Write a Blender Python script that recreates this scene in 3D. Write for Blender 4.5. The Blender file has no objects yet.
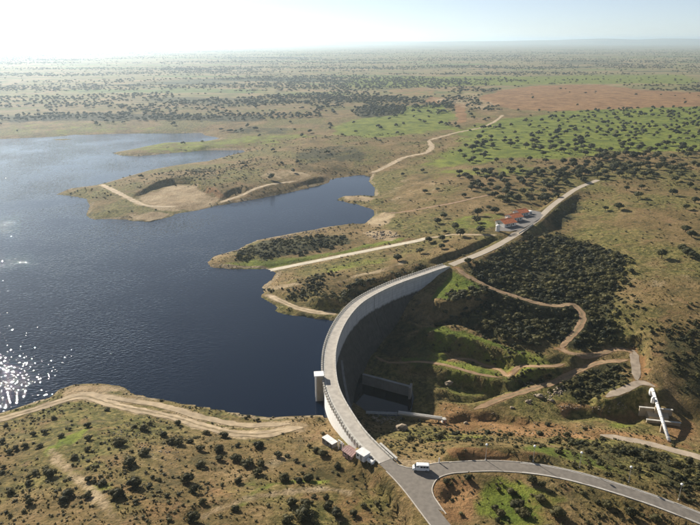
import bpy, bmesh, math, random
import numpy as np
from mathutils import Vector, Matrix

# ------------------------------------------------------------------ camera, sky, sun, exposure
scene = bpy.context.scene
C = scene.collection
CAMZ = 150.0            # metres above the dam crest (crest = 0)
FPX = 620.0             # focal length in photo pixels (photo 700 x 525)
PITCH = math.atan((262.5 - 39.5) / FPX)
cam_d = bpy.data.cameras.new('camera')
cam = bpy.data.objects.new('camera', cam_d); C.objects.link(cam)
cam.location = (0, 0, CAMZ)
cam.rotation_euler = (math.pi / 2 - PITCH, 0, 0)
cam_d.sensor_fit = 'HORIZONTAL'; cam_d.sensor_width = 36.0
cam_d.lens = 36.0 * FPX / 700.0
cam_d.clip_start = 1.0; cam_d.clip_end = 200000.0
scene.camera = cam

SUN_AZ = math.radians(-38.0)    # from +Y (view direction), negative = left
SUN_EL = math.radians(25.5)
world = bpy.data.worlds.new('World'); scene.world = world; world.use_nodes = True
wn = world.node_tree; wn.nodes.clear()
sky = wn.nodes.new('ShaderNodeTexSky'); sky.sky_type = 'NISHITA'; sky.sun_disc = False
sky.sun_elevation = SUN_EL; sky.sun_rotation = SUN_AZ
sky.altitude = 200; sky.air_density = 0.55; sky.dust_density = 0.15; sky.ozone_density = 1.5
bg = wn.nodes.new('ShaderNodeBackground'); bg.inputs['Strength'].default_value = 0.060
wo = wn.nodes.new('ShaderNodeOutputWorld')
hsv = wn.nodes.new('ShaderNodeHueSaturation'); hsv.inputs['Saturation'].default_value = 0.66; hsv.inputs['Value'].default_value = 1.0   # whole sky desaturated: paler, less blue
wn.links.new(sky.outputs[0], hsv.inputs['Color']); wn.links.new(hsv.outputs[0], bg.inputs[0]); wn.links.new(bg.outputs[0], wo.inputs[0])
sun_d = bpy.data.lights.new('sun', 'SUN'); sun_d.energy = 5.0; sun_d.angle = math.radians(0.53)
sun_d.color = (1.0, 0.93, 0.82)
sun = bpy.data.objects.new('sun', sun_d); C.objects.link(sun)
sdir = Vector((math.sin(SUN_AZ) * math.cos(SUN_EL), math.cos(SUN_AZ) * math.cos(SUN_EL), math.sin(SUN_EL)))
sun.rotation_euler = sdir.to_track_quat('Z', 'Y').to_euler()
scene.view_settings.view_transform = 'Standard'
scene.view_settings.look = 'None'
scene.view_settings.exposure = 0.93
scene.view_settings.gamma = 1.0
scene.view_settings.use_curve_mapping = False
scene.render.engine = 'CYCLES'
scene.cycles.use_denoising = True
scene.cycles.max_bounces = 6
scene.cycles.volume_bounces = 1
scene.cycles.sample_clamp_indirect = 4.0
scene.cycles.volume_step_rate = 4.0
HAZE_DENSITY = 0.72e-4

rng = np.random.default_rng(7)
random.seed(7)
ZW = -11.0              # reservoir level
cp_, sp_ = math.cos(PITCH), math.sin(PITCH)

def U(px, py, z):
    """photo pixel -> ground point at height z"""
    dv = py - 262.5
    vert = FPX * sp_ + dv * cp_
    s = (CAMZ - z) / vert
    return ((px - 350.0) * s, (FPX * cp_ - dv * sp_) * s)

# ------------------------------------------------------------------ small numeric helpers
def _hash(ix, iy, seed):
    n = (ix.astype(np.int64) * 374761393 + iy.astype(np.int64) * 668265263 + seed * 1442695041) & 0x7fffffff
    n = ((n ^ (n >> 13)) * 1274126177) & 0x7fffffff
    n = n ^ (n >> 16)
    return (n & 0xffff) / 65535.0

def vnoise(x, y, seed=0):
    ix = np.floor(x); iy = np.floor(y)
    fx = x - ix; fy = y - iy
    fx = fx * fx * (3 - 2 * fx); fy = fy * fy * (3 - 2 * fy)
    a = _hash(ix, iy, seed); b = _hash(ix + 1, iy, seed)
    c = _hash(ix, iy + 1, seed); d = _hash(ix + 1, iy + 1, seed)
    return (a * (1 - fx) + b * fx) * (1 - fy) + (c * (1 - fx) + d * fx) * fy - 0.5

def fbm(x, y, wl, octv=3, seed=0):
    t = 0; amp = 1.0; tot = 0
    for o in range(octv):
        t = t + amp * vnoise(x / wl + 17.3 * o, y / wl - 9.1 * o, seed + o); tot += amp
        amp *= 0.5; wl *= 0.47
    return 2 * t / tot

def sstep(a, b, x):
    t = np.clip((x - a) / (b - a), 0, 1)
    return t * t * (3 - 2 * t)

def seg_dist(px, py, poly, closed=True):
    d = np.full(px.shape, 1e18)
    n = len(poly)
    for i in range(n if closed else n - 1):
        ax, ay = poly[i]; bx, by = poly[(i + 1) % n]
        dx, dy = bx - ax, by - ay
        L = dx * dx + dy * dy + 1e-9
        t = np.clip(((px - ax) * dx + (py - ay) * dy) / L, 0, 1)
        d = np.minimum(d, (px - ax - t * dx) ** 2 + (py - ay - t * dy) ** 2)
    return np.sqrt(d)

def inside(px, py, poly):
    r = np.zeros(px.shape, bool)
    n = len(poly); j = n - 1
    for i in range(n):
        xi, yi = poly[i]; xj, yj = poly[j]
        if yi != yj:
            c = ((yi > py) != (yj > py)) & (px < (xj - xi) * (py - yi) / (yj - yi) + xi)
            r ^= c
        j = i
    return r

def sdist(px, py, poly):
    """signed: positive inside"""
    return seg_dist(px, py, poly) * np.where(inside(px, py, poly), 1, -1)

def resample(pts, step):
    """Catmull-Rom through points (any dimension), resampled evenly"""
    P = [np.array(p, float) for p in pts]
    P = [2 * P[0] - P[1]] + P + [2 * P[-1] - P[-2]]
    out = []
    for i in range(1, len(P) - 2):
        n = max(4, int(np.linalg.norm(P[i + 1] - P[i]) / 0.5))
        n = min(n, 200)
        for k in range(n):
            t = k / n
            out.append(0.5 * ((2 * P[i]) + (-P[i - 1] + P[i + 1]) * t + (2 * P[i - 1] - 5 * P[i] + 4 * P[i + 1] - P[i + 2]) * t * t
                              + (-P[i - 1] + 3 * P[i] - 3 * P[i + 1] + P[i + 2]) * t ** 3))
    out.append(P[-2])
    out = np.array(out)
    s = np.concatenate([[0], np.cumsum(np.linalg.norm(np.diff(out[:, :2], axis=0), axis=1))])
    m = max(2, int(round(s[-1] / step)) + 1)
    q = np.linspace(0, s[-1], m)
    return np.stack([np.interp(q, s, out[:, k]) for k in range(out.shape[1])], 1)

# ------------------------------------------------------------------ materials
def new_mat(name):
    m = bpy.data.materials.new(name); m.use_nodes = True
    nt = m.node_tree
    b = nt.nodes['Principled BSDF']
    return m, nt, b

def node(nt, t, **kw):
    n = nt.nodes.new(t)
    for k, v in kw.items():
        setattr(n, k, v)
    return n

def ramp(nt, stops, interp='LINEAR'):
    r = nt.nodes.new('ShaderNodeValToRGB'); cr = r.color_ramp; cr.interpolation = interp
    while len(cr.elements) < len(stops): cr.elements.new(0.5)
    for e, (p, c) in zip(cr.elements, stops):
        e.position = p; e.color = (*c, 1) if len(c) == 3 else c
    return r

def simple_mat(name, col, rough=0.8, var=0.12, scale=1.5, bump=0.0, metal=0.0, col2=None, spec=0.3):
    """base colour broken up by two scales of noise; optional bump"""
    m, nt, b = new_mat(name)
    geo = node(nt, 'ShaderNodeNewGeometry')
    n1 = node(nt, 'ShaderNodeTexNoise'); n1.inputs['Scale'].default_value = scale; n1.inputs['Detail'].default_value = 6
    nt.links.new(geo.outputs['Position'], n1.inputs['Vector'])
    c2 = col2 or tuple(c * (1 - 2.2 * var) for c in col)
    c1 = tuple(min(1, c * (1 + 1.2 * var)) for c in col)
    r = ramp(nt, [(0.3, c2), (0.7, c1)])
    nt.links.new(n1.outputs['Fac'], r.inputs[0])
    nt.links.new(r.outputs[0], b.inputs['Base Color'])
    b.inputs['Roughness'].default_value = rough; b.inputs['Metallic'].default_value = metal
    b.inputs['Specular IOR Level'].default_value = spec
    if bump:
        bp = node(nt, 'ShaderNodeBump'); bp.inputs['Strength'].default_value = bump; bp.inputs['Distance'].default_value = 0.2
        nt.links.new(n1.outputs['Fac'], bp.inputs['Height']); nt.links.new(bp.outputs[0], b.inputs['Normal'])
    return m

def ground_material():
    m, nt, b = new_mat('ground')
    L = nt.links
    geo = node(nt, 'ShaderNodeNewGeometry')
    pos = geo.outputs['Position']
    def noise(scale, det=4, rough=0.55, vec=pos, dist=0.0):
        n = node(nt, 'ShaderNodeTexNoise'); n.inputs['Scale'].default_value = scale
        n.inputs['Detail'].default_value = det; n.inputs['Roughness'].default_value = rough; n.inputs['Distortion'].default_value = dist
        L.new(vec, n.inputs['Vector']); return n.outputs['Fac']
    def math_(op, a, bb=None, clamp=False):
        n = node(nt, 'ShaderNodeMath', operation=op, use_clamp=clamp)
        for i, v in enumerate((a, bb)):
            if v is None: continue
            if isinstance(v, (int, float)): n.inputs[i].default_value = v
            else: L.new(v, n.inputs[i])
        return n.outputs[0]
    def mix(f, a, c):
        n = node(nt, 'ShaderNodeMix', data_type='RGBA')
        L.new(f, n.inputs[0])
        for i, v in ((6, a), (7, c)):
            if isinstance(v, tuple): n.inputs[i].default_value = (*v, 1)
            else: L.new(v, n.inputs[i])
        return n.outputs[2]
    def mapr(v, a, bb):
        n = node(nt, 'ShaderNodeMapRange', interpolation_type='SMOOTHSTEP'); L.new(v, n.inputs[0])
        n.inputs[1].default_value = a; n.inputs[2].default_value = bb; return n.outputs[0]
    # stretched coordinates for the far strips of land
    mp = node(nt, 'ShaderNodeMapping'); mp.inputs['Scale'].default_value = (0.28, 1, 1); L.new(pos, mp.inputs[0])
    big = noise(0.0035, 5, 0.55, mp.outputs[0])
    mid = noise(0.03, 5, 0.6)
    fine = noise(0.35, 5, 0.65)
    tuft = noise(0.85, 5, 0.72)
    # grass, from straw to olive
    g1 = ramp(nt, [(0.36, (0.072, 0.058, 0.021)), (0.47, (0.168, 0.117, 0.046)), (0.56, (0.228, 0.154, 0.070)), (0.66, (0.34, 0.240, 0.122))])
    L.new(math_('ADD', math_('MULTIPLY', mid, 0.55), math_('MULTIPLY', fine, 0.45)), g1.inputs[0])
    g2 = ramp(nt, [(0.38, (0.060, 0.062, 0.016)), (0.50, (0.142, 0.126, 0.038)), (0.64, (0.25, 0.195, 0.070))])
    L.new(fine, g2.inputs[0])
    col = mix(mapr(noise(0.011, 6, 0.6), 0.45, 0.58), g1.outputs[0], g2.outputs[0])
    # low heath in patches a few metres across
    col = mix(math_('MULTIPLY', mapr(noise(0.13, 6, 0.7), 0.53, 0.62), 0.62), col, (0.060, 0.054, 0.024))
    # brown bare soil showing between the tufts
    col = mix(math_('MULTIPLY', mapr(noise(0.075, 5, 0.65), 0.55, 0.68), 0.6), col, (0.21, 0.125, 0.062))
    at1 = node(nt, 'ShaderNodeAttribute', attribute_name='m1'); s1 = node(nt, 'ShaderNodeSeparateColor'); L.new(at1.outputs['Color'], s1.inputs[0])
    at2 = node(nt, 'ShaderNodeAttribute', attribute_name='m2'); s2 = node(nt, 'ShaderNodeSeparateColor'); L.new(at2.outputs['Color'], s2.inputs[0])
    green, bare, red = s1.outputs; scrub, shore, far = s2.outputs
    def brk(mask, k=0.9, nz=None):
        nz = nz if nz is not None else math_('ADD', math_('MULTIPLY', mid, 0.6), math_('MULTIPLY', fine, 0.4))
        return mapr(math_('ADD', mask, math_('MULTIPLY', math_('SUBTRACT', nz, 0.5), k)), 0.30, 0.70)
    patch = noise(0.05, 8, 0.68, pos, 0.4)
    # far fields: bands of straw, pasture and woodland floor
    ff = ramp(nt, [(0.36, (0.050, 0.058, 0.024)), (0.42, (0.125, 0.115, 0.045)), (0.46, (0.30, 0.215, 0.11)), (0.50, (0.14, 0.145, 0.045)), (0.545, (0.27, 0.19, 0.10)), (0.60, (0.13, 0.165, 0.045))])
    L.new(big, ff.inputs[0])
    spk = mapr(noise(0.022, 5, 0.7), 0.52, 0.60)
    ffc = mix(math_('MULTIPLY', spk, 0.55), ff.outputs[0], (0.045, 0.052, 0.026))
    col = mix(far, col, ffc)
    gg = ramp(nt, [(0.36, (0.066, 0.100, 0.014)), (0.64, (0.215, 0.230, 0.040))]); L.new(patch, gg.inputs[0])
    col = mix(brk(green, 1.5, patch), col, gg.outputs[0])
    rr = ramp(nt, [(0.36, (0.150, 0.077, 0.031)), (0.64, (0.320, 0.185, 0.084))]); L.new(patch, rr.inputs[0])
    col = mix(brk(red, 1.3, patch), col, rr.outputs[0])
    bb = ramp(nt, [(0.35, (0.24, 0.165, 0.088)), (0.65, (0.43, 0.33, 0.20))]); L.new(patch, bb.inputs[0])
    col = mix(brk(bare, 1.5, patch), col, bb.outputs[0])
    sc = ramp(nt, [(0.35, (0.032, 0.034, 0.015)), (0.65, (0.085, 0.075, 0.032))]); L.new(fine, sc.inputs[0])
    col = mix(brk(scrub, 1.5, patch), col, sc.outputs[0])
    sh = ramp(nt, [(0.35, (0.16, 0.12, 0.07)), (0.65, (0.36, 0.28, 0.17))]); L.new(fine, sh.inputs[0])
    col = mix(brk(shore, 1.4, patch), col, sh.outputs[0])
    # small plants, stones
    col = mix(math_('MULTIPLY', mapr(tuft, 0.52, 0.60), 0.5), col, (0.050, 0.050, 0.020))
    L.new(col, b.inputs['Base Color'])
    b.inputs['Roughness'].default_value = 0.95; b.inputs['Specular IOR Level'].default_value = 0.1
    bp = node(nt, 'ShaderNodeBump'); bp.inputs['Strength'].default_value = 0.8; bp.inputs['Distance'].default_value = 1.3
    L.new(math_('ADD', fine, math_('MULTIPLY', tuft, 0.5)), bp.inputs['Height']); L.new(bp.outputs[0], b.inputs['Normal'])
    return m

def water_material(name, col, strength):
    m, nt, b = new_mat(name); L = nt.links
    geo = node(nt, 'ShaderNodeNewGeometry')
    b.inputs['Base Color'].default_value = (*col, 1)
    b.inputs['Roughness'].default_value = 0.03; b.inputs['IOR'].default_value = 1.33
    b.inputs['Specular IOR Level'].default_value = 0.42
    mp = node(nt, 'ShaderNodeMapping'); mp.inputs['Rotation'].default_value = (0, 0, 0.5); mp.inputs['Scale'].default_value = (1, 1.6, 1)
    L.new(geo.outputs['Position'], mp.inputs[0])
    n1 = node(nt, 'ShaderNodeTexNoise'); n1.inputs['Scale'].default_value = 0.48; n1.inputs['Detail'].default_value = 1.5; n1.inputs['Roughness'].default_value = 0.4
    n2 = node(nt, 'ShaderNodeTexNoise'); n2.inputs['Scale'].default_value = 0.012; n2.inputs['Detail'].default_value = 3
    L.new(mp.outputs[0], n1.inputs[0]); L.new(geo.outputs['Position'], n2.inputs[0])
    mr = node(nt, 'ShaderNodeMapRange'); L.new(n2.outputs[0], mr.inputs[0])
    mr.inputs[1].default_value = 0.35; mr.inputs[2].default_value = 0.65; mr.inputs[3].default_value = strength * 0.45; mr.inputs[4].default_value = strength * 1.25
    bp = node(nt, 'ShaderNodeBump'); bp.inputs['Distance'].default_value = 0.54
    # open water to the left is ruffled, the corner behind the dam is sheltered
    sx = node(nt, 'ShaderNodeSeparateXYZ'); L.new(geo.outputs['Position'], sx.inputs[0])
    sh = node(nt, 'ShaderNodeMapRange', interpolation_type='SMOOTHSTEP'); L.new(sx.outputs[0], sh.inputs[0])
    sh.inputs[1].default_value = -30; sh.inputs[2].default_value = -150; sh.inputs[3].default_value = 0.28; sh.inputs[4].default_value = 1.0
    ml = node(nt, 'ShaderNodeMath', operation='MULTIPLY'); L.new(mr.outputs[0], ml.inputs[0]); L.new(sh.outputs[0], ml.inputs[1])
    L.new(ml.outputs[0], bp.inputs['Strength']); L.new(n1.outputs[0], bp.inputs['Height']); L.new(bp.outputs[0], b.inputs['Normal'])
    return m

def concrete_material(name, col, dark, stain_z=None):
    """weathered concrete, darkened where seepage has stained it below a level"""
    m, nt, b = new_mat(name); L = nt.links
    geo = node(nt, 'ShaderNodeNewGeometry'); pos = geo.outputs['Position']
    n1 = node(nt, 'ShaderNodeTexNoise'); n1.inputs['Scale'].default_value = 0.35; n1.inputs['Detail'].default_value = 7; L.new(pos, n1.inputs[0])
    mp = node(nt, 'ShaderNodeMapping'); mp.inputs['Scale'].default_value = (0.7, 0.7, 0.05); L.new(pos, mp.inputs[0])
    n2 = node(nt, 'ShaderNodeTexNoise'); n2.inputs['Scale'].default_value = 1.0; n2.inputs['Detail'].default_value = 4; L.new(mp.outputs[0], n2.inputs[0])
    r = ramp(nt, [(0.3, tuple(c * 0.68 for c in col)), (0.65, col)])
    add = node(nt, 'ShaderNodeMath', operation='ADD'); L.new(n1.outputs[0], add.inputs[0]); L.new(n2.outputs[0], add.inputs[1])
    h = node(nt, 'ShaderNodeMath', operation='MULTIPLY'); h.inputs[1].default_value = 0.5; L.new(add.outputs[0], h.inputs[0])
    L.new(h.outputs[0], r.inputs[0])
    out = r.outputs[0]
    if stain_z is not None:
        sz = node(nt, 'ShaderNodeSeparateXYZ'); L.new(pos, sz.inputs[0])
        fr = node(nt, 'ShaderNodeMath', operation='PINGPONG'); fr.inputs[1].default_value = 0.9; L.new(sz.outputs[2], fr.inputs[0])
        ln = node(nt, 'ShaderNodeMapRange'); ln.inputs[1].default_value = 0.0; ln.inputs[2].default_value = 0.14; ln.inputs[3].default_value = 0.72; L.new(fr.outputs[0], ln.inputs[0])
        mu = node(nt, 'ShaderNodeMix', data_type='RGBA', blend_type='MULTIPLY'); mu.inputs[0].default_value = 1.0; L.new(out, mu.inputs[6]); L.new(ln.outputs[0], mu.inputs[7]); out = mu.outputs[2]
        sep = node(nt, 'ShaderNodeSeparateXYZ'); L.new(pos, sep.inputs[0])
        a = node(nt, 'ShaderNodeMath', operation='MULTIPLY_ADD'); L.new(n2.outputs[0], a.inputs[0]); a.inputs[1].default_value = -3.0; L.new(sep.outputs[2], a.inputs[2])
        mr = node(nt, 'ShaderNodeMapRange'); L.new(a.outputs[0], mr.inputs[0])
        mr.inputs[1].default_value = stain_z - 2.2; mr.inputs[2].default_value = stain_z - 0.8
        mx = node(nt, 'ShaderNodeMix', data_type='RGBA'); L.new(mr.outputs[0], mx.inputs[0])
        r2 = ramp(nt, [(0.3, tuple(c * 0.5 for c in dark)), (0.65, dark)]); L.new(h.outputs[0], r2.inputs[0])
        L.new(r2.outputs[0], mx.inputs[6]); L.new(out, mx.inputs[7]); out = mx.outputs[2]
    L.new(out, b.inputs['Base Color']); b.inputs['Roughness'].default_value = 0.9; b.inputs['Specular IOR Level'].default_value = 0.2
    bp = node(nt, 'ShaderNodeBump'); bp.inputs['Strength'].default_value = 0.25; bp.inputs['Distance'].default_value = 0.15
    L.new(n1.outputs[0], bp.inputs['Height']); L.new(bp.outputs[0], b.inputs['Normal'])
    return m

def foliage_material(name, c1, c2, scale=0.8):
    m, nt, b = new_mat(name); L = nt.links
    geo = node(nt, 'ShaderNodeNewGeometry'); oi = node(nt, 'ShaderNodeObjectInfo')
    n = node(nt, 'ShaderNodeTexNoise'); n.inputs['Scale'].default_value = scale; n.inputs['Detail'].default_value = 5; L.new(geo.outputs['Position'], n.inputs[0])
    n2 = node(nt, 'ShaderNodeTexNoise'); n2.inputs['Scale'].default_value = 0.06; n2.inputs['Detail'].default_value = 2; L.new(geo.outputs['Position'], n2.inputs[0])
    a = node(nt, 'ShaderNodeMath', operation='ADD'); L.new(n.outputs[0], a.inputs[0]); L.new(n2.outputs[0], a.inputs[1])
    a2 = node(nt, 'ShaderNodeMath', operation='MULTIPLY_ADD'); L.new(oi.outputs['Random'], a2.inputs[0]); a2.inputs[1].default_value = 0.3; L.new(a.outputs[0], a2.inputs[2])
    ta = node(nt, 'ShaderNodeAttribute', attribute_name='tint'); a3 = node(nt, 'ShaderNodeMath', operation='ADD'); L.new(a2.outputs[0], a3.inputs[0]); L.new(ta.outputs['Fac'], a3.inputs[1]); a2 = a3
    r = ramp(nt, [(0.0, c1), (1.0, c2)])
    mr = node(nt, 'ShaderNodeMapRange'); mr.inputs[1].default_value = 0.85; mr.inputs[2].default_value = 1.5; L.new(a2.outputs[0], mr.inputs[0]); L.new(mr.outputs[0], r.inputs[0])
    L.new(r.outputs[0], b.inputs['Base Color']); b.inputs['Roughness'].default_value = 0.75; b.inputs['Specular IOR Level'].default_value = 0.25
    tr = node(nt, 'ShaderNodeBsdfTranslucent'); L.new(r.outputs[0], tr.inputs[0]); ms = node(nt, 'ShaderNodeMixShader'); ms.inputs[0].default_value = 0.30
    out = [q for q in nt.nodes if q.type == 'OUTPUT_MATERIAL'][0]
    L.new(b.outputs[0], ms.inputs[1]); L.new(tr.outputs[0], ms.inputs[2]); L.new(ms.outputs[0], out.inputs['Surface'])
    return m

M = {}
M['ground'] = ground_material()
M['water'] = water_material('water', (0.003, 0.008, 0.020), 0.7)
M['pool'] = water_material('pool', (0.002, 0.004, 0.008), 0.05)
M['asphalt'] = simple_mat('asphalt', (0.20, 0.175, 0.145), 0.9, 0.10, 0.6)
M['asphalt_old'] = simple_mat('asphalt_old', (0.40, 0.335, 0.255), 0.9, 0.05, 0.15)
M['crest_road'] = simple_mat('crest_road', (0.43, 0.39, 0.335), 0.9, 0.10, 0.4)
M['kerb'] = simple_mat('kerb', (0.50, 0.45, 0.38), 0.9, 0.10, 0.8)
M['paint'] = simple_mat('paint', (0.66, 0.63, 0.57), 0.7, 0.08, 2.0)
M['dirt'] = simple_mat('dirt', (0.42, 0.32, 0.20), 0.95, 0.16, 0.25, 0.2)
M['dirt_brown'] = simple_mat('dirt_brown', (0.31, 0.20, 0.11), 0.95, 0.16, 0.25, 0.2)
M['verge'] = simple_mat('verge', (0.24, 0.18, 0.095), 0.95, 0.2, 0.5)
M['dirt_red'] = simple_mat('dirt_red', (0.33, 0.215, 0.13), 0.95, 0.14, 0.25, 0.2)
M['slab_road'] = simple_mat('slab_road', (0.55, 0.48, 0.36), 0.9, 0.08, 0.3)
M['service'] = simple_mat('service', (0.33, 0.265, 0.195), 0.95, 0.14, 0.3, 0.1)
M['paving'] = simple_mat('paving', (0.185, 0.17, 0.155), 0.9, 0.10, 0.3)
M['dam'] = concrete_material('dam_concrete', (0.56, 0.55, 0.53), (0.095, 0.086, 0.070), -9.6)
M['conc'] = concrete_material('pale_concrete', (0.56, 0.53, 0.47), (0.2, 0.2, 0.2))
M['conc_dark'] = concrete_material('dull_concrete', (0.30, 0.29, 0.27), (0.2, 0.2, 0.2))
M['conc_tan'] = concrete_material('tan_concrete', (0.46, 0.38, 0.27), (0.2, 0.2, 0.2))
M['white'] = simple_mat('whitewash', (0.80, 0.78, 0.74), 0.8, 0.05, 0.8)
M['house_wall'] = simple_mat('house_wall', (0.62, 0.59, 0.54), 0.85, 0.06, 0.8)
M['roof_red'] = simple_mat('roof_tile', (0.70, 0.235, 0.10), 0.85, 0.16, 0.9)
M['roof_pink'] = simple_mat('roof_pink', (0.42, 0.27, 0.24), 0.85, 0.12, 1.2)
M['roof_white'] = simple_mat('roof_white', (0.74, 0.72, 0.68), 0.6, 0.06, 0.8)
M['metal'] = simple_mat('grey_metal', (0.33, 0.33, 0.33), 0.55, 0.08, 2.0, metal=0.3)
M['galv'] = simple_mat('galvanised', (0.50, 0.50, 0.49), 0.45, 0.08, 2.0, metal=0.6)
M['dark'] = simple_mat('dark_opening', (0.03, 0.03, 0.032), 0.6, 0.1, 1.0)
M['rubber'] = simple_mat('rubber', (0.02, 0.02, 0.02), 0.9, 0.1, 2.0)
M['van'] = simple_mat('van_paint', (0.78, 0.78, 0.76), 0.35, 0.03, 1.0, spec=0.5)
M['glass'] = simple_mat('dark_glass', (0.02, 0.025, 0.03), 0.12, 0.05, 1.0, spec=0.6)
M['lamp'] = simple_mat('lamp_globe', (0.82, 0.82, 0.80), 0.3, 0.03, 1.0)
M['rock'] = simple_mat('rock', (0.30, 0.24, 0.17), 0.95, 0.2, 0.6, 0.3)
M['rubble'] = simple_mat('rubble', (0.30, 0.24, 0.17), 0.95, 0.25, 0.8)
M['wood'] = simple_mat('wood', (0.16, 0.12, 0.08), 0.9, 0.15, 2.0)
M['bark'] = simple_mat('bark', (0.085, 0.065, 0.045), 0.95, 0.2, 3.0)
M['oak'] = foliage_material('oak_leaves', (0.022, 0.026, 0.009), (0.100, 0.095, 0.032))
M['shrub'] = foliage_material('shrub_leaves', (0.026, 0.028, 0.010), (0.130, 0.112, 0.042), 1.2)
M['maquis'] = foliage_material('scrub_leaves', (0.018, 0.022, 0.007), (0.150, 0.132, 0.044), 0.30)
M['tuft_dark'] = foliage_material('tuft_leaves', (0.030, 0.032, 0.011), (0.130, 0.115, 0.040), 0.25)
M['tuss'] = foliage_material('tussock_leaves', (0.060, 0.050, 0.022), (0.19, 0.145, 0.062), 0.5)

# ------------------------------------------------------------------ object helpers
def tag(o, label=None, cat=None, group=None, kind=None):
    if label: o['label'] = label
    if cat: o['category'] = cat
    if group: o['group'] = group
    if kind: o['kind'] = kind
    return o

def empty(name, loc=(0, 0, 0), rz=0.0):
    o = bpy.data.objects.new(name, None); C.objects.link(o)
    o.location = loc; o.rotation_euler = (0, 0, rz); o.empty_display_size = 1.0
    return o

def mesh_np(name, verts, faces, mat, parent=None, smooth=False):
    """verts (N,3) array, faces list of index tuples or (M,3)/(M,4) array"""
    me = bpy.data.meshes.new(name)
    verts = np.asarray(verts, np.float32)
    if isinstance(faces, np.ndarray):
        k = faces.shape[1]; nf = len(faces)
        me.vertices.add(len(verts)); me.vertices.foreach_set('co', verts.ravel())
        me.loops.add(nf * k); me.loops.foreach_set('vertex_index', faces.astype(np.int32).ravel())
        me.polygons.add(nf); me.polygons.foreach_set('loop_start', np.arange(0, nf * k, k, dtype=np.int32))
        me.update(calc_edges=True)
    else:
        me.from_pydata(verts.tolist(), [], faces)
    if smooth:
        me.polygons.foreach_set('use_smooth', np.ones(len(me.polygons), bool))
    me.materials.append(mat)
    o = bpy.data.objects.new(name, me); C.objects.link(o)
    if parent: o.parent = parent
    return o

class MB:
    """collects boxes, prisms and tubes into one mesh"""
    def __init__(s): s.v = []; s.f = []
    def quadbox(s, p8):
        b = len(s.v); s.v += [tuple(p) for p in p8]
        s.f += [(b, b + 3, b + 2, b + 1), (b + 4, b + 5, b + 6, b + 7), (b, b + 1, b + 5, b + 4), (b + 1, b + 2, b + 6, b + 5), (b + 2, b + 3, b + 7, b + 6), (b + 3, b, b + 4, b + 7)]
        return s
    def box(s, c, d, rz=0.0):
        x, y, z = (k / 2 for k in d); ca, sa = math.cos(rz), math.sin(rz)
        p = []
        for zz in (-z, z):
            for xx, yy in ((-x, -y), (x, -y), (x, y), (-x, y)):
                p.append((c[0] + xx * ca - yy * sa, c[1] + xx * sa + yy * ca, c[2] + zz))
        return s.quadbox(p)
    def bar(s, a, b, w, h):
        a = Vector(a); b = Vector(b); d = (b - a); u = Vector((-d.y, d.x, 0))
        u = u.normalized() if u.length > 1e-6 else Vector((1, 0, 0))
        n = d.normalized().cross(u).normalized()
        p = []
        for q in (-1, 1):
            for e, r in ((a, -1), (b, -1), (b, 1), (a, 1)):
                p.append(e + u * (r * w / 2) + n * (q * h / 2))
        return s.quadbox(p)
    def tube(s, pts, radii, n=8, caps=True):
        pts = [Vector(p) for p in pts]
        if not hasattr(radii, '__len__'): radii = [radii] * len(pts)
        base = len(s.v)
        for i, p in enumerate(pts):
            t = (pts[min(i + 1, len(pts) - 1)] - pts[max(i - 1, 0)]).normalized()
            u = t.cross(Vector((0, 0, 1))) if abs(t.z) < 0.95 else t.cross(Vector((1, 0, 0)))
            u.normalize(); w = t.cross(u)
            for k in range(n):
                a = 2 * math.pi * k / n
                s.v.append(tuple(p + (u * math.cos(a) + w * math.sin(a)) * radii[i]))
        for i in range(len(pts) - 1):
            for k in range(n):
                a = base + i * n + k; b2 = base + i * n + (k + 1) % n
                s.f.append((a, b2, b2 + n, a + n))
        if caps:
            s.f.append(tuple(base + k for k in range(n))[::-1])
            s.f.append(tuple(base + (len(pts) - 1) * n + k for k in range(n)))
        return s
    def lathe(s, c, prof, n=12):
        base = len(s.v)
        for r, z in prof:
            for k in range(n):
                a = 2 * math.pi * k / n
                s.v.append((c[0] + r * math.cos(a), c[1] + r * math.sin(a), c[2] + z))
        for i in range(len(prof) - 1):
            for k in range(n):
                a = base + i * n + k; b2 = base + i * n + (k + 1) % n
                s.f.append((a, b2, b2 + n, a + n))
        s.f.append(tuple(base + (len(prof) - 1) * n + k for k in range(n)))
        return s
    def poly(s, pts):
        b = len(s.v); s.v += [tuple(p) for p in pts]; s.f.append(tuple(range(b, b + len(pts)))); return s
    def prism(s, pts2, z0, z1):
        b = len(s.v); n = len(pts2)
        s.v += [(x, y, z0) for x, y in pts2] + [(x, y, z1) for x, y in pts2]
        s.f += [tuple(range(b, b + n))[::-1], tuple(range(b + n, b + 2 * n))]
        s.f += [(b + i, b + (i + 1) % n, b + n + (i + 1) % n, b + n + i) for i in range(n)]
        return s
    def build(s, name, mat, parent=None, smooth=False, bevel=0):
        o = mesh_np(name, np.array(s.v), s.f, mat, parent, smooth)
        bm = bmesh.new(); bm.from_mesh(o.data); bmesh.ops.recalc_face_normals(bm, faces=bm.faces)
        if bevel:
            bmesh.ops.bevel(bm, geom=list(bm.edges), offset=bevel, segments=1, affect='EDGES')
        bm.to_mesh(o.data); bm.free()
        return o

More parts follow.
